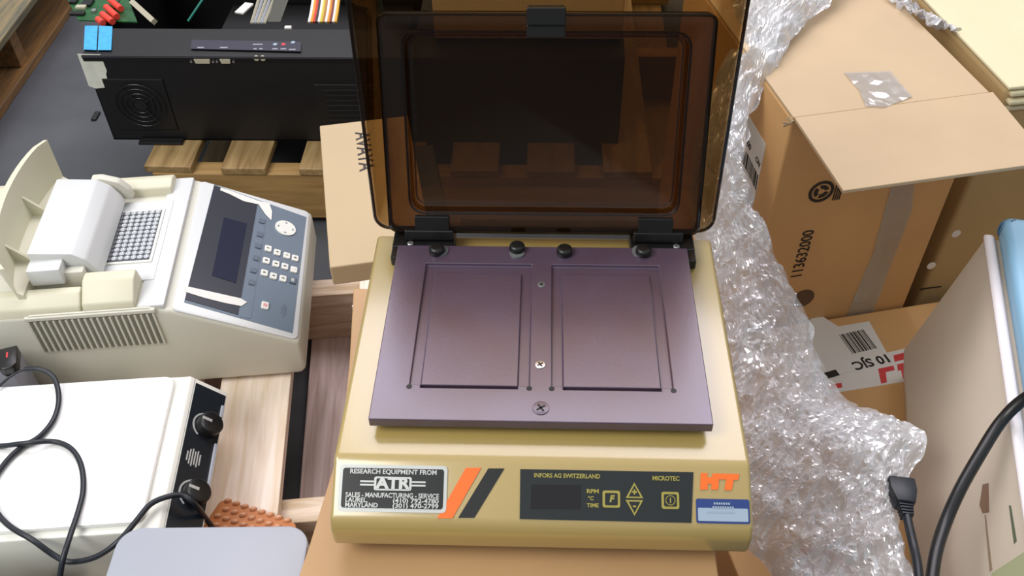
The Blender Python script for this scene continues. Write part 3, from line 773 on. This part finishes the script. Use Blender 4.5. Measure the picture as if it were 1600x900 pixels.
# ------------------------------------------------------------------ open black rack chassis on the rear pallet
ch0 = at(178, 218, .141)
ch = thing('rack_chassis', 'open black rack chassis full of circuit boards on the weathered pallet', 'rack chassis', (ch0.x, ch0.y, .141))
CW, CH, CD = .98, .187, .42
b = bmesh.new()
bx(b, 0, CW, 0, .003, 0, CH, bevel=.001)                       # front
bx(b, 0, .003, 0, CD, 0, CH, bevel=.001); bx(b, CW-.003, CW, 0, CD, 0, CH, bevel=.001)
bx(b, 0, CW, CD-.003, CD, 0, CH, bevel=.001); bx(b, 0, CW, 0, CD, 0, .003)
cs_ = obj('case', b, BLKM, ch)
obj('top_strip', prism([(-.002, CH-.012), (-.004, CH), (.088, CH+.003), (.088, CH)], CW, M=Matrix(((0, 0, 1, 0), (1, 0, 0, 0), (0, 1, 0, 0), (0, 0, 0, 1)))), BLKM, ch)
obj('front_lip', box(0, CW, -.0045, -.002, CH-.003, CH-.001), mat('pale_metal_edge', (96, 96, 104), .3, metal=.7), ch)  # paler metal strip along the top front edge
def cf(px, py):  # point on the chassis front face -> local x,z
    p = onplane(px, py, (0, ch0.y, 0), (0, 1, 0)); return p.x-ch0.x, p.z-.141
def ctop(px, py): p = at(px, py, .141+CH+.0025); return p.x-ch0.x, p.y-ch0.y
def fpoly(pts, th, y=-.0002):
    return prism([cf(*p) for p in pts], th, M=Matrix(((1, 0, 0, 0), (0, 0, -1, y), (0, 1, 0, 0), (0, 0, 0, 1))))
def tpoly(pts, th=.0005, z=CH+.0031): return prism([ctop(*p) for p in pts], th, M=Matrix.Translation((0, 0, z)))
for pts in ([(133, 41), (153, 41), (151, 79), (131, 78)], [(155, 41), (176, 42), (174, 79), (153, 79)]):
    obj('sticker', tpoly(pts), STKB, ch, label='bright blue sticker')
obj('strip_label', tpoly([(300, 63), (471, 66), (470, 81), (298, 77)]), STRIP, ch)
obj('paper_label', fpoly([(121, 84), (157, 85), (164, 103), (167, 110), (166, 116), (171, 136), (150, 138), (139, 134)], .0006), PAPERG, ch, label='pale crumpled paper label')
tb = bmesh.new()
for px, py, w in ((314, 75, .012), (350, 75, .014), (403, 70, .018), (399, 77, .006), (408, 77, .006), (430, 77, .010), (443, 77, .010), (457, 78, .012)):
    x, y = ctop(px, py); bx(tb, x-w/2, x+w/2, y-.002, y+.001, CH+.0035, CH+.0039)
obj('port_print', tb, SILV, ch)
for px, py, mm in ((430, 70, PALEB), (443, 70, INKR), (458, 67, PALEB)):
    x, y = ctop(px, py); obj('symbol_print', cyl(.004, CH+.0034, CH+.0039, n=12, M=Matrix.Translation((x, y, 0))), mm, ch)
for px, w in ((317, .030), (353, .020)):
    x, z = cf(px, 94)
    pt = obj('serial_port', prism([(-w/2, .0045), (-w/2+.002, -.0045), (w/2-.002, -.0045), (w/2, .0045)], .005, bevel=.0006, M=Matrix(((1, 0, 0, x), (0, 0, -1, -.0002), (0, 1, 0, z), (0, 0, 0, 1)))), CONN, ch)
    for s in (-1, 1): obj('port_screw', cyl(.0022, 0, .006, n=10, M=Matrix.Translation((x+s*(w/2+.005), -.0002, z)) @ Matrix.Rotation(math.pi/2, 4, 'X')), STEEL, pt)
for px in (401, 411):
    x, z = cf(px, 90); obj('round_port', cyl(.005, 0, .003, n=16, M=Matrix.Translation((x, -.0002, z)) @ Matrix.Rotation(math.pi/2, 4, 'X')), CONN, ch, smooth=40)
fx, fz = cf(220, 160)
fan = obj('fan_recess', box(fx-.058, fx+.056, -.002, .001, fz-.062, fz+.052, bevel=.002), BLKM2, ch)
fg = bmesh.new()
for rr in (.016, .026, .036, .046):
    tube([(fx+rr*math.cos(a*math.pi/16), -.005, fz-.004+rr*math.sin(a*math.pi/16)) for a in range(33)], .0009, n=6, k=1, bm=fg)
for a in range(4):
    an = a*math.pi/2+.6; tube([(fx+.048*math.cos(an), -.004, fz-.004+.048*math.sin(an)), (fx, -.005, fz-.004)], .0009, n=6, k=1, bm=fg)
obj('fan_guard', fg, mat('dark_wire', (46, 46, 48), .3, metal=.6), fan)
hub = obj('fan_hub', cyl(.012, 0, .003, n=20, M=Matrix.Translation((fx, -.0015, fz-.004)) @ Matrix.Rotation(math.pi/2, 4, 'X')), BLKP, fan, smooth=40)
x, z = cf(515, 165)
rc = obj('side_recess', box(x-.022, x+.10, -.0035, .001, z-.068, z+.048, bevel=.0015), BLKM2, ch)
for k in range(9): obj('louvre', box(x-.005, x+.09, -.0055, -.003, z-.055+k*.011, z-.050+k*.011, bevel=.0008), BLKM, rc)
obj('corner_foot', box(.055, .14, -.018, -.0015, .0002, .006, bevel=.001), BLKP, ch)
obj('top_cover', box(.60, CW-.001, .086, CD, CH+.0002, CH+.006, bevel=.001), BLKM, ch)
# boards inside, seen through the open top
PBZ = .141+CH-.004
pcb_ = obj('circuit_board', prism([tuple((at(px, py, PBZ)-ch0).xy) for px, py in ((123, 33), (215, 36), (196, -14), (98, -14))], .0025, M=Matrix.Translation((0, 0, PBZ-.141))), PCB, ch)
for (xa, ya_), (xb, yb2) in (((172, 0), (189, 14)), ((166, 11), (183, 26)), ((160, 22), (176, 34)), ((153, 30), (161, 36))):
    obj('capacitor', tube([at(xa, ya_, PBZ+.010), at(xb, yb2, PBZ+.010)], .0062, n=14, k=1), REDC, pcb_, world=True, smooth=50)
for px, py, w, h, mm in ((120, 4, .010, .012, BLKP), (132, 14, .014, .008, CONN), (143, 6, .014, .018, BLKP), (128, 24, .02, .008, BLKP), (116, -4, .016, .01, STEEL), (150, 20, .006, .006, STEEL), (148, -6, .02, .012, CONN)):
    p = at(px, py, PBZ)-ch0
    obj('chip', box(p.x-w, p.x+w*.4, p.y-h, p.y+h*.4, PBZ-.141+.0025, PBZ-.141+.008, bevel=.0008), mm, pcb_)
obj('slot_connector', tube([at(207, 3, PBZ+.012), at(241, 34, PBZ+.008)], .0070, n=4, k=1), CONN, ch, world=True)
obj('inner_tray', box(.15, .55, .12, CD-.01, .06, .066), BLKM2, ch)
tb = bmesh.new()
for i in range(12):
    for j in range(6):
        cyl(.0045, .0655, .0668, n=8, M=Matrix.Translation((.24+i*.016+(j % 2)*.008, .15+j*.018, 0)), bm=tb)
obj('vent_holes', tb, BLKP, ch)
obj('teal_wire', tube([at(320, -6, .36), at(308, 12, .345), at(294, 33, .325)], .0022, k=5), TEAL, ch, world=True)
for k in range(5):
    a0, a1_ = at(393+k*5, 36, .32), at(408+k*6, -14, .32)
    obj('edge_card', tube([a0, a1_], .0028, n=4, k=1), SILV if k % 2 else CONN, ch, world=True)
q0, q1, q2, q3 = at(418, 34, .318), at(438, 34, .318), at(452, -4, .322), at(425, -8, .322)
bm_ = bmesh.new(); vs = [bm_.verts.new(v) for v in (q0, q1, q2, q3)]; fc_ = bm_.faces.new(vs)
bmesh.ops.solidify(bm_, geom=[fc_], thickness=.004)
obj('shield_plate', bm_, mat('dull_grey_metal', (128, 128, 118), .4, metal=.5), ch, world=True)
obj('white_tag', box(0, .018, 0, .04, 0, .003, M=Matrix.Translation(Vector((at(367, 20, .32).x-ch0.x, at(367, 20, .32).y-ch0.y, .178))) @ Matrix.Rotation(-.3, 4, 'Z')), PAPER, ch, label='white tag')
rcols = [(236, 232, 226), (220, 150, 50), (206, 64, 48), (60, 52, 44), (230, 226, 220), (206, 190, 70), (176, 120, 70), (236, 232, 226), (216, 140, 50), (120, 60, 50), (230, 226, 220), (222, 170, 60)]
rib = None
for k, c in enumerate(rcols):
    xa = 483+k*3.75; xb = 491+k*3.6
    o = obj('ribbon_cable' if k == 0 else 'ribbon_strand', tube([at(xa, 35, .323), at((xa+xb)/2, 16, .334), at(xb, -12, .345)], .0030, n=8, k=3), mat('ribbon_wire', c, .45), ch if k == 0 else rib, world=True)
    if k == 0: rib = o
obj('small_clip', box(-.006, .006, -.004, .004, 0, .006, M=Matrix.Translation((at(459, 34, .32).x-ch0.x, .092, CH))), PAPER, ch)
db_ = thing('rubber_scrap', 'small black scrap on the concrete floor left of the chassis', 'scrap', at(150, 183, 0))
obj('scrap', box(-.006, .006, -.016, .016, .0002, .006, bevel=.002), RUB, db_)
# carton standing behind the chassis, seen brown through the hood's top
bc = thing('cardboard_carton', 'carton standing on the black chassis, seen brown through the top of the smoked hood', 'cardboard box', (.0, ch0.y+.05, .141+CH+.0065), math.radians(0))
obj('carton_body', box(-.20, .14, 0, .34, 0, .33, bevel=.003), CARD4, bc)
obj('top_flap', box(-.20, .14, 0, .169, .3305, .334, bevel=.001), CARD4, bc)
obj('top_flap', box(-.20, .14, .171, .34, .3305, .334, bevel=.001), CARD4, bc)

# ------------------------------------------------------------------ cartons on the right
yh = math.radians(12.9)
LZ = .25
l0 = at(1218, 870, LZ)+Vector((.012, 0, 0))
lc = thing('cardboard_carton', 'low brown carton with red and white tape under the plastic film', 'cardboard box', (l0.x-.012, l0.y-.24, 0), yh)
LY = (Matrix.Rotation(-yh, 3, 'Z') @ (at(1238, 187, .6)-Vector((l0.x-.012, l0.y-.24, 0)))).y-.004
obj('carton_body', box(0, .80, 0, LY, 0, LZ-.001, bevel=.003), CARD2, lc)
LM = wmat(lc); LI = LM.inverted()
def lp(px, py): p = LI @ at(px, py, LZ); return p.x, p.y
def lpoly(pts, th=.0004, z=LZ-.001): return prism([lp(*p) for p in pts], th, M=Matrix.Translation((0, 0, z)))
tp = obj('printed_tape', lpoly([(1262, 620), (1268, 578), (1440, 538), (1450, 590)][::-1]), PAPER, lc, label='white tape with red lettering')
tb = bmesh.new()
for pts in ([(1372, 576), (1396, 571), (1398, 578), (1384, 581), (1386, 597), (1377, 599)], [(1402, 569), (1416, 566), (1424, 588), (1411, 591), (1408, 578), (1403, 579)], [(1396, 555), (1412, 551), (1414, 561), (1398, 565)], [(1293, 601), (1315, 598), (1316, 605), (1294, 608)]):
    prism([lp(*p) for p in pts], .0003, M=Matrix.Translation((0, 0, LZ-.0005)), bm=tb)
obj('tape_print', tb, INKR, tp)
lab = obj('shipping_label', lpoly([(1262, 505), (1274, 487), (1310, 510), (1358, 502), (1392, 562), (1290, 592), (1262, 560)], .0004, LZ-.0004), PAPER, lc, label='white shipping label with a barcode')
def barcode(bm, M, w, h, n=26, seed=1, z=0):
    r_ = random.Random(seed); x = 0; ws = []
    while len(ws) < n: ws.append((r_.choice((1, 1, 2, 3)), r_.choice((1, 1, 2))))
    tot = sum(a+b for a, b in ws); 
    for a, b_ in ws:
        bx(bm, x*w/tot, (x+a)*w/tot, 0, h, z, z+.0003, M=M); x += a+b_
def lframe(p0, p1, z=LZ):
    A_, B_ = at(*p0, z), at(*p1, z); x = LI.to_3x3() @ (B_-A_); return frame(LI @ A_, x, Vector((0, 0, 1)).cross(x)), x.length
tb = bmesh.new()
Mf, w = lframe((1332, 553), (1366, 545)); barcode(tb, Mf, w*1.15, .036, 16, 3)
Mf, w = lframe((1387, 553), (1310, 572)); text_bm('10 SJC', .019, bold=.0006, align='LEFT', valign='BOTTOM_BASELINE', sx=1.1, M=Mf, bm=tb)
Mf, w = lframe((1292, 592), (1312, 586)); bx(tb, 0, w, 0, .010, 0, .0004, M=Mf)
obj('label_print', tb, INKB, lab)
tp2 = obj('printed_tape', lpoly([(1238, 872), (1300, 848), (1360, 838), (1380, 910), (1262, 930)][::-1]), PAPER, lc, label='white tape with red lettering')
tb = bmesh.new()
for pts in ([(1253, 857), (1270, 853), (1276, 863), (1257, 868)], [(1255, 884), (1280, 878), (1284, 890), (1260, 897)], [(1285, 862), (1296, 858), (1340, 892), (1330, 900)]):
    prism([lp(*p) for p in pts], .0003, M=Matrix.Translation((0, 0, LZ-.0005)), bm=tb)
obj('tape_print', tb, INKR, tp2)

# tall carton with the folded-out flap
h0 = at(1238, 187, .6)
hb_ = thing('cardboard_carton', 'tall brown carton with a long top flap hanging out and black numbers', 'cardboard box', (h0.x, h0.y, 0), yh)
HX = .2435; HY = .37; HH = .60
obj('carton_body', box(0, HX, 0, HY, 0, HH-.001, bevel=.0025), CARD2, hb_)
HMx = wmat(hb_); HI = HMx.inverted()
top_ = obj('top_panel', box(.001, HX-.001, .0, HY, HH-.001, HH+.003, bevel=.001), CARD, hb_)
fl = bmesh.new()
q = [HI @ at(px, py, .6) for px, py in ((1240, 188), (1550, 148))]
fa = HI @ at(1316, 304, .598); fb = HI @ at(1640, 259, .598)
prism([(q[0].x+.001, -.0005), (fa.x, fa.y), (fb.x, fb.y), (HX+.003, -.0005)], .0045, bevel=.0008, M=Matrix.Translation((0, 0, HH-.0012)) , bm=fl)
obj('open_flap', fl, CARD, hb_)
tf = bmesh.new()      # torn paper at the corner of the hinge
for k in range(7):
    a = k*.9; prism([(0, 0), (.012*math.cos(a), .008*math.sin(a)), (.009*math.cos(a+.5), .009*math.sin(a+.5))], .0008, M=Matrix.Translation((-.002, -.003, HH-.004+k*.0006)) @ Matrix.Rotation(.5*k, 4, 'X'), bm=tf)
obj('torn_corner', tf, CARD4, hb_)
tpp = [HI @ at(px, py, .6035) for px, py in ((1318, 114), (1390, 112), (1425, 152), (1380, 169), (1352, 166), (1342, 142))]
g_ = prism([(p.x, p.y) for p in tpp][::-1], .0006, M=Matrix.Translation((0, 0, HH+.0032)))
bmesh.ops.triangulate(g_, faces=g_.faces[:]); bmesh.ops.subdivide_edges(g_, edges=g_.edges[:], cuts=5, use_grid_fill=True)
for v in g_.verts: v.co.z += .0012*noise.noise(v.co*90)+.0009
obj('packing_tape', g_, TAPEW, hb_, label='piece of clear glossy tape')
# front face items: local x across, z up, on y = 0
FNh = HMx.to_3x3() @ Vector((0, 1, 0))
def hf(px, py): p = HI @ onplane(px, py, h0, FNh); return p.x, p.z
def hfp(pts, th=.0005, y=-.0001): return prism([hf(*p) for p in pts], th, M=Matrix(((1, 0, 0, 0), (0, 0, -1, y), (0, 1, 0, 0), (0, 0, 0, 1))))
st_ = hfp([(1398, 270), (1430, 270), (1424, 330), (1345, 535), (1300, 545), (1362, 400)], .0008)
bmesh.ops.triangulate(st_, faces=st_.faces[:]); bmesh.ops.subdivide_edges(st_, edges=st_.edges[:], cuts=6, use_grid_fill=True)
for v in st_.verts: v.co.y -= abs(.0016*noise.noise(Vector((v.co.x*120, 1, v.co.z*30))))
obj('packing_tape', st_, TAPE, hb_, label='long hanging strip of clear tape')
def ringb(bm, cx, cz, r0, r1, n=28, y=-.0006, a0=0, a1=2*math.pi):
    for i in range(n):
        t0 = a0+(a1-a0)*i/n; t1 = a0+(a1-a0)*(i+1)/n
        prism([(cx+r0*math.cos(t0), cz+r0*math.sin(t0)), (cx+r1*math.cos(t0), cz+r1*math.sin(t0)), (cx+r1*math.cos(t1), cz+r1*math.sin(t1)), (cx+r0*math.cos(t1), cz+r0*math.sin(t1))], .0004,
              M=Matrix(((1, 0, 0, 0), (0, 0, -1, y), (0, 1, 0, 0), (0, 0, 0, 1))), bm=bm)
tb = bmesh.new()
cx_, cz_ = hf(1283, 299)
ringb(tb, cx_, cz_, .0125, .0165)
for a in range(3): ringb(tb, cx_, cz_, .0045, .0098, n=6, a0=a*2.094+.3, a1=a*2.094+1.9)
for k in range(4): bx(tb, cx_+.018+k*.0028, cx_+.0195+k*.0028, -.0008, -.0004, cz_-.017, cz_+.008)
MH = lambda x, z: Matrix.Translation((x, -.0004, z)) @ Matrix(((0, -1, 0, 0), (0, 0, -1, 0), (1, 0, 0, 0), (0, 0, 0, 1)))
obj('recycling_emblem', tb, INKB, hb_); tb = bmesh.new()
xa_, za_ = hf(1238, 434); xb_, zb_ = hf(1271, 360)
t = text_bm('113632000', .022, bold=.0003, sx=1)
ww = max(v.co.x for v in t.verts)-min(v.co.x for v in t.verts)
L_ = math.hypot(xb_-xa_, zb_-za_)
merge(tb, t, MH((xa_+xb_)/2, (za_+zb_)/2) @ Matrix.Diagonal((abs(zb_-za_)/ww, 1, 1, 1)))
obj('carton_print', tb, INKB, hb_)
tb = bmesh.new(); cx_, cz_ = hf(1254, 466); ringb(tb, cx_, cz_, .0, .0165, y=-.0005)
obj('carton_emblem', tb, INKK, hb_, label='faded round printed emblem')
# side label on the left face (x = 0)
SNh = HMx.to_3x3() @ Vector((1, 0, 0))
def hs(px, py): p = HI @ onplane(px, py, h0, SNh); return p.y, p.z
def hsp(pts, th=.0005, x=-.0001, bm=None): return prism([hs(*p) for p in pts], th, M=Matrix(((0, 0, -1, x), (1, 0, 0, 0), (0, 1, 0, 0), (0, 0, 0, 1))), bm=bm)
sl_ = obj('side_label', hsp([(1163, 168), (1197, 226), (1178, 318), (1140, 318), (1140, 180)]), PAPER, hb_, label='white barcode label')
A_ = Vector(hs(1152, 205)); B_ = Vector(hs(1186, 275)); dd = (B_-A_); n_ = 22
tb = bmesh.new(); r_ = random.Random(5)
for k in range(n_):
    t0 = k/n_; w_ = r_.choice((.35, .5, .75))/n_
    a_ = A_+dd*t0; b2 = A_+dd*(t0+w_)
    prism([(a_.x, a_.y), (b2.x, b2.y), (b2.x-.002, b2.y-.022), (a_.x-.002, a_.y-.022)], .0003, M=Matrix(((0, 0, -1, -.0007), (1, 0, 0, 0), (0, 1, 0, 0), (0, 0, 0, 1))), bm=tb)
xv = Vector((0, dd.x, dd.y)).normalized()
FMs = frame((-.0009, A_.x, A_.y), xv, Vector((-1, 0, 0)).cross(xv))
text_bm('002-00', .012, bold=.0003, M=FMs @ Matrix.Translation((dd.length*.35, .012, 0)), bm=tb)
text_bm('CN', .010, bold=.0003, M=FMs @ Matrix.Translation((dd.length*.86, .014, 0)), bm=tb)
obj('side_label_print', tb, INKB, sl_)

# pale carton at the upper right
k0 = at(1440, 457, LZ)
cr = thing('cardboard_carton', 'pale tan carton with crushed layered edge in the upper right corner', 'cardboard box', (k0.x+.004, k0.y+.004, 0), math.radians(10.5))
obj('carton_body', box(0, .5, 0, .55, 0, .588, bevel=.006, seg=3), mat('olive_brown_cardboard', (176, 150, 104), .65, var=.08, vscale=7), cr)
tb = bmesh.new()
for k, (z0, y0_) in enumerate(((.580, -.006), (.570, -.009), (.559, -.004))):
    bx(tb, .004, .5, y0_, .54 if k == 0 else .01, z0, z0+.006, bevel=.002)
for v in tb.verts:
    v.co.y += .003*noise.noise(Vector((v.co.x*30, v.co.z*50, 1))); v.co.z += .002*noise.noise(Vector((v.co.x*25, 3, v.co.z*20)))
obj('crushed_edge', tb, CARD3, cr)
obj('top_panel', box(.0, .5, -.002, .55, .588, .593, bevel=.002), CARD3, cr)
tb = bmesh.new()
bx(tb, -.008, .025, -.0012, .0, .254, .2555)
obj('bottom_slot', tb, INKB, cr)
for px, py in ((1494, 365), (1455, 415)):
    p = wmat(cr).inverted() @ onplane(px, py, wmat(cr) @ Vector((0, 0, 0)), wmat(cr).to_3x3() @ Vector((0, 1, 0)))
    obj('scuff', cyl(.0065, 0, .0006, n=12, M=Matrix.Translation((p.x, 0, p.z)) @ Matrix.Rotation(math.pi/2, 4, 'X')), PAPER, cr, label='white scuff')

# beige cabinet at the right edge: sloping side, white top edge, light blue cover
b0 = at(1412, 545, .30); b1 = at(1541, 383, .5)
ya = math.radians(-12.8)
bt = thing('equipment_cabinet', 'beige cabinet with a light blue cover at the right edge of the view', 'equipment cabinet', (b0.x, b0.y, LZ), ya)
BI = wmat(bt).inverted(); tx = (BI @ b1).x
prf = [(.012, .004), (0, .05), (tx, .25), (.5, .25), (.5, .004)]
obj('cabinet_body', prism(prf, .50, bevel=.003, M=Matrix(((1, 0, 0, 0), (0, 0, 1, -.50), (0, 1, 0, 0), (0, 0, 0, 1)))), STEELB, bt, smooth=40)
for x in (.05, .42):
    for y in (-.05, -.45): obj('foot', cyl(.012, 0, .006, M=Matrix.Translation((x, y, 0))), RUB, bt)
BM_ = wmat(bt)
obj('top_edge_trim', box(tx-.003, tx+.009, -.50, .001, .2495, .256, bevel=.004, seg=3), TRIMW, bt, smooth=40, label='white rounded top edge')
obj('top_cover', prism(rrect(tx+.011, .5, -.50, .012, .012), .026, bevel=.009, seg=4, M=Matrix.Translation((0, 0, .2515))), LBLUE, bt, smooth=40, label='light blue raised cover')
SN_ = (BM_.to_3x3() @ Vector((tx, 0, .20)).cross(Vector((0, 1, 0)))).normalized()
BF = frame((0, 0, .05), (0, -1, 0), (tx, 0, .20))
BFi = BF.inverted()
def bf(px, py): p = BFi @ (BI @ onplane(px, py, b0, SN_)); return p.x, p.y
def bpoly(pts, th=.0006):
    q = [bf(*p) for p in pts]
    return prism(q, th, M=BF @ Matrix.Translation((0, 0, -.0001)))
obj('wear_mark', bpoly([(1536, 757), (1545, 755), (1546, 800), (1536, 802), (1531, 790)]), mat('brown_stain', (134, 108, 90), .7), bt)
obj('wear_mark', bpoly([(1539, 805), (1541, 805), (1551, 890), (1547, 893), (1543, 850)]), mat('tan_stain', (150, 132, 112), .7), bt)
obj('slot', bpoly([(1577, 790), (1580, 790), (1589, 845), (1585, 850)]), mat('green_grey_slot', (94, 104, 84), .6), bt)
obj('lower_panel', bpoly([(1551, 896), (1640, 838), (1660, 930), (1551, 930)], .001), GREEND, bt)
# thick cord across the cabinet and the socket plug on the film
tc2 = thing('power_cable', 'thick black power cord arcing down in front of the beige cabinet', 'power cord', at(1600, 620, .53))
obj('cord', tube([at(1680, 590, .56), at(1635, 607, .55), at(1598, 625, .53), at(1563, 660, .51), at(1530, 712, .50), at(1500, 765, .49), at(1478, 815, .48), at(1463, 862, .48), at(1455, 915, .48), at(1450, 970, .48)], .0056, k=5), BLKP, tc2, world=True, smooth=60)
sp = thing('power_cable', 'black cord with a socket plug lying on the film beside the cabinet', 'power cord', at(1410, 780, .43))
A_ = at(1406, 752, .435); B_ = at(1420, 822, .44); up_ = (B_-A_).normalized(); sd = up_.cross(Vector((0, 0, 1))).normalized()
SM = frame(A_, sd, up_)
t = prism([(-.0125, 0), (.0125, 0), (.0125, .014), (.0085, .030), (-.0085, .030), (-.0125, .014)], .016, bevel=.002, M=SM @ Matrix.Translation((0, 0, -.008)))
for k in range(4): bx(t, -.0066+.0004*k, .0066-.0004*k, .030+k*.0035, .0325+k*.0035, -.0055, .0055, bevel=.0008, M=SM)
obj('plug', t, CORD, sp, world=True, smooth=40)
obj('cord', tube([at(1417, 805, .44), at(1421, 825, .44), at(1428, 855, .44), at(1434, 885, .445), at(1440, 940, .45)], .0042, k=5), CORD, sp, world=True, smooth=60)

# ------------------------------------------------------------------ crumpled clear film over the cartons
rows = [((1150, -70, .63), (1350, -60, .63)), ((1150, 0, .61), (1300, 0, .62)), ((1140, 60, .58), (1245, 52, .615)), ((1120, 130, .54), (1212, 105, .605)), ((1095, 200, .50), (1188, 150, .585)),
        ((1085, 260, .47), (1168, 210, .555)), ((1075, 310, .45), (1158, 262, .53)), ((1085, 370, .43), (1178, 320, .50)), ((1100, 430, .42), (1203, 385, .475)), ((1110, 500, .41), (1243, 462, .445)),
        ((1120, 570, .40), (1268, 520, .42)), ((1130, 640, .39), (1292, 585, .405)), ((1140, 700, .385), (1330, 632, .40)), ((1150, 750, .38), (1385, 648, .42)), ((1160, 800, .37), (1440, 672, .44)),
        ((1172, 850, .345), (1425, 735, .43)), ((1205, 900, .33), (1402, 800, .42)), ((1240, 950, .33), (1410, 860, .42)), ((1260, 1000, .33), (1440, 930, .43))]
def film(seed, off, nu, nv, amp, left_x=.163):
    bm = bmesh.new(); G = []
    Ls = smoothpts([at(*a) for a, b in rows], nv); Rs = smoothpts([at(*b) for a, b in rows], nv)
    for j, (l, r_) in enumerate(zip(Ls, Rs)):
        row = []
        if l.x < left_x: l = Vector((left_x, l.y, l.z))
        for i in range(nu+1):
            t = i/nu; p = l.lerp(r_, t); e = 1-abs(2*t-1)**6
            q_ = p*1.0+Vector((seed*3.1, 0, 0))
            n1 = noise.noise(q_*11)*.016+abs(noise.noise(q_*26+Vector((5, 0, 0))))*.016-.006
            qq = Vector((q_.x*22+q_.y*18, q_.y*60-q_.x*50, q_.z*20))
            n2 = (.5-abs(noise.noise(qq)))*.012+noise.cell(qq*2.3)*.0026+noise.noise(qq*3.1)*.0018
            jit = Vector((noise.noise(q_*45), noise.noise(q_*45+Vector((9, 9, 9))), 0))*.006
            z = (n1+n2*amp)*(.35+.65*e)+off*e+math.sin(math.pi*t)*.012
            edge = Vector((noise.noise(q_*38+Vector((2, 7, 1)))*.008*(1 if i == nu else .4), 0, 0))
            row.append(bm.verts.new(p+jit+edge+Vector((0, 0, z))))
        G.append(row)
    for a, b in zip(G, G[1:]):
        for i in range(nu): bm.faces.new((a[i], a[i+1], b[i+1], b[i]))
    return bm
fi = thing('plastic_film', 'crumpled clear stretch film draped between the khaki shaker and the tall carton', 'plastic film', at(1200, 500, .30))
obj('film_layer', film(1, .0, 110, 18, 1.0), FILM, fi, world=True)
obj('film_layer', film(2, .016, 90, 15, 1.2), FILM, fi, world=True)
# loose film at the top, between the tall and the pale carton
fb2 = bmesh.new(); G = []
for j in range(26):
    row = []
    for i in range(14):
        px = 1400+j*2.9+ (i-6)*4.2; py = -14+j*1.9+i*2.0 - (i*.6)
        p = at(px, py, .602+.012*math.sin(i*.5)); p = p+Vector((0, 0, .012*noise.noise(p*60)+.006*noise.cell(p*140)))
        row.append(fb2.verts.new(p))
    G.append(row)
for a, b in zip(G, G[1:]):
    for i in range(13): fb2.faces.new((a[i], a[i+1], b[i+1], b[i]))
f2 = thing('plastic_film', 'scrap of clear film caught between the tall carton and the pale carton', 'plastic film', at(1440, 15, .60))
obj('film_layer', fb2, FILM, f2, world=True)
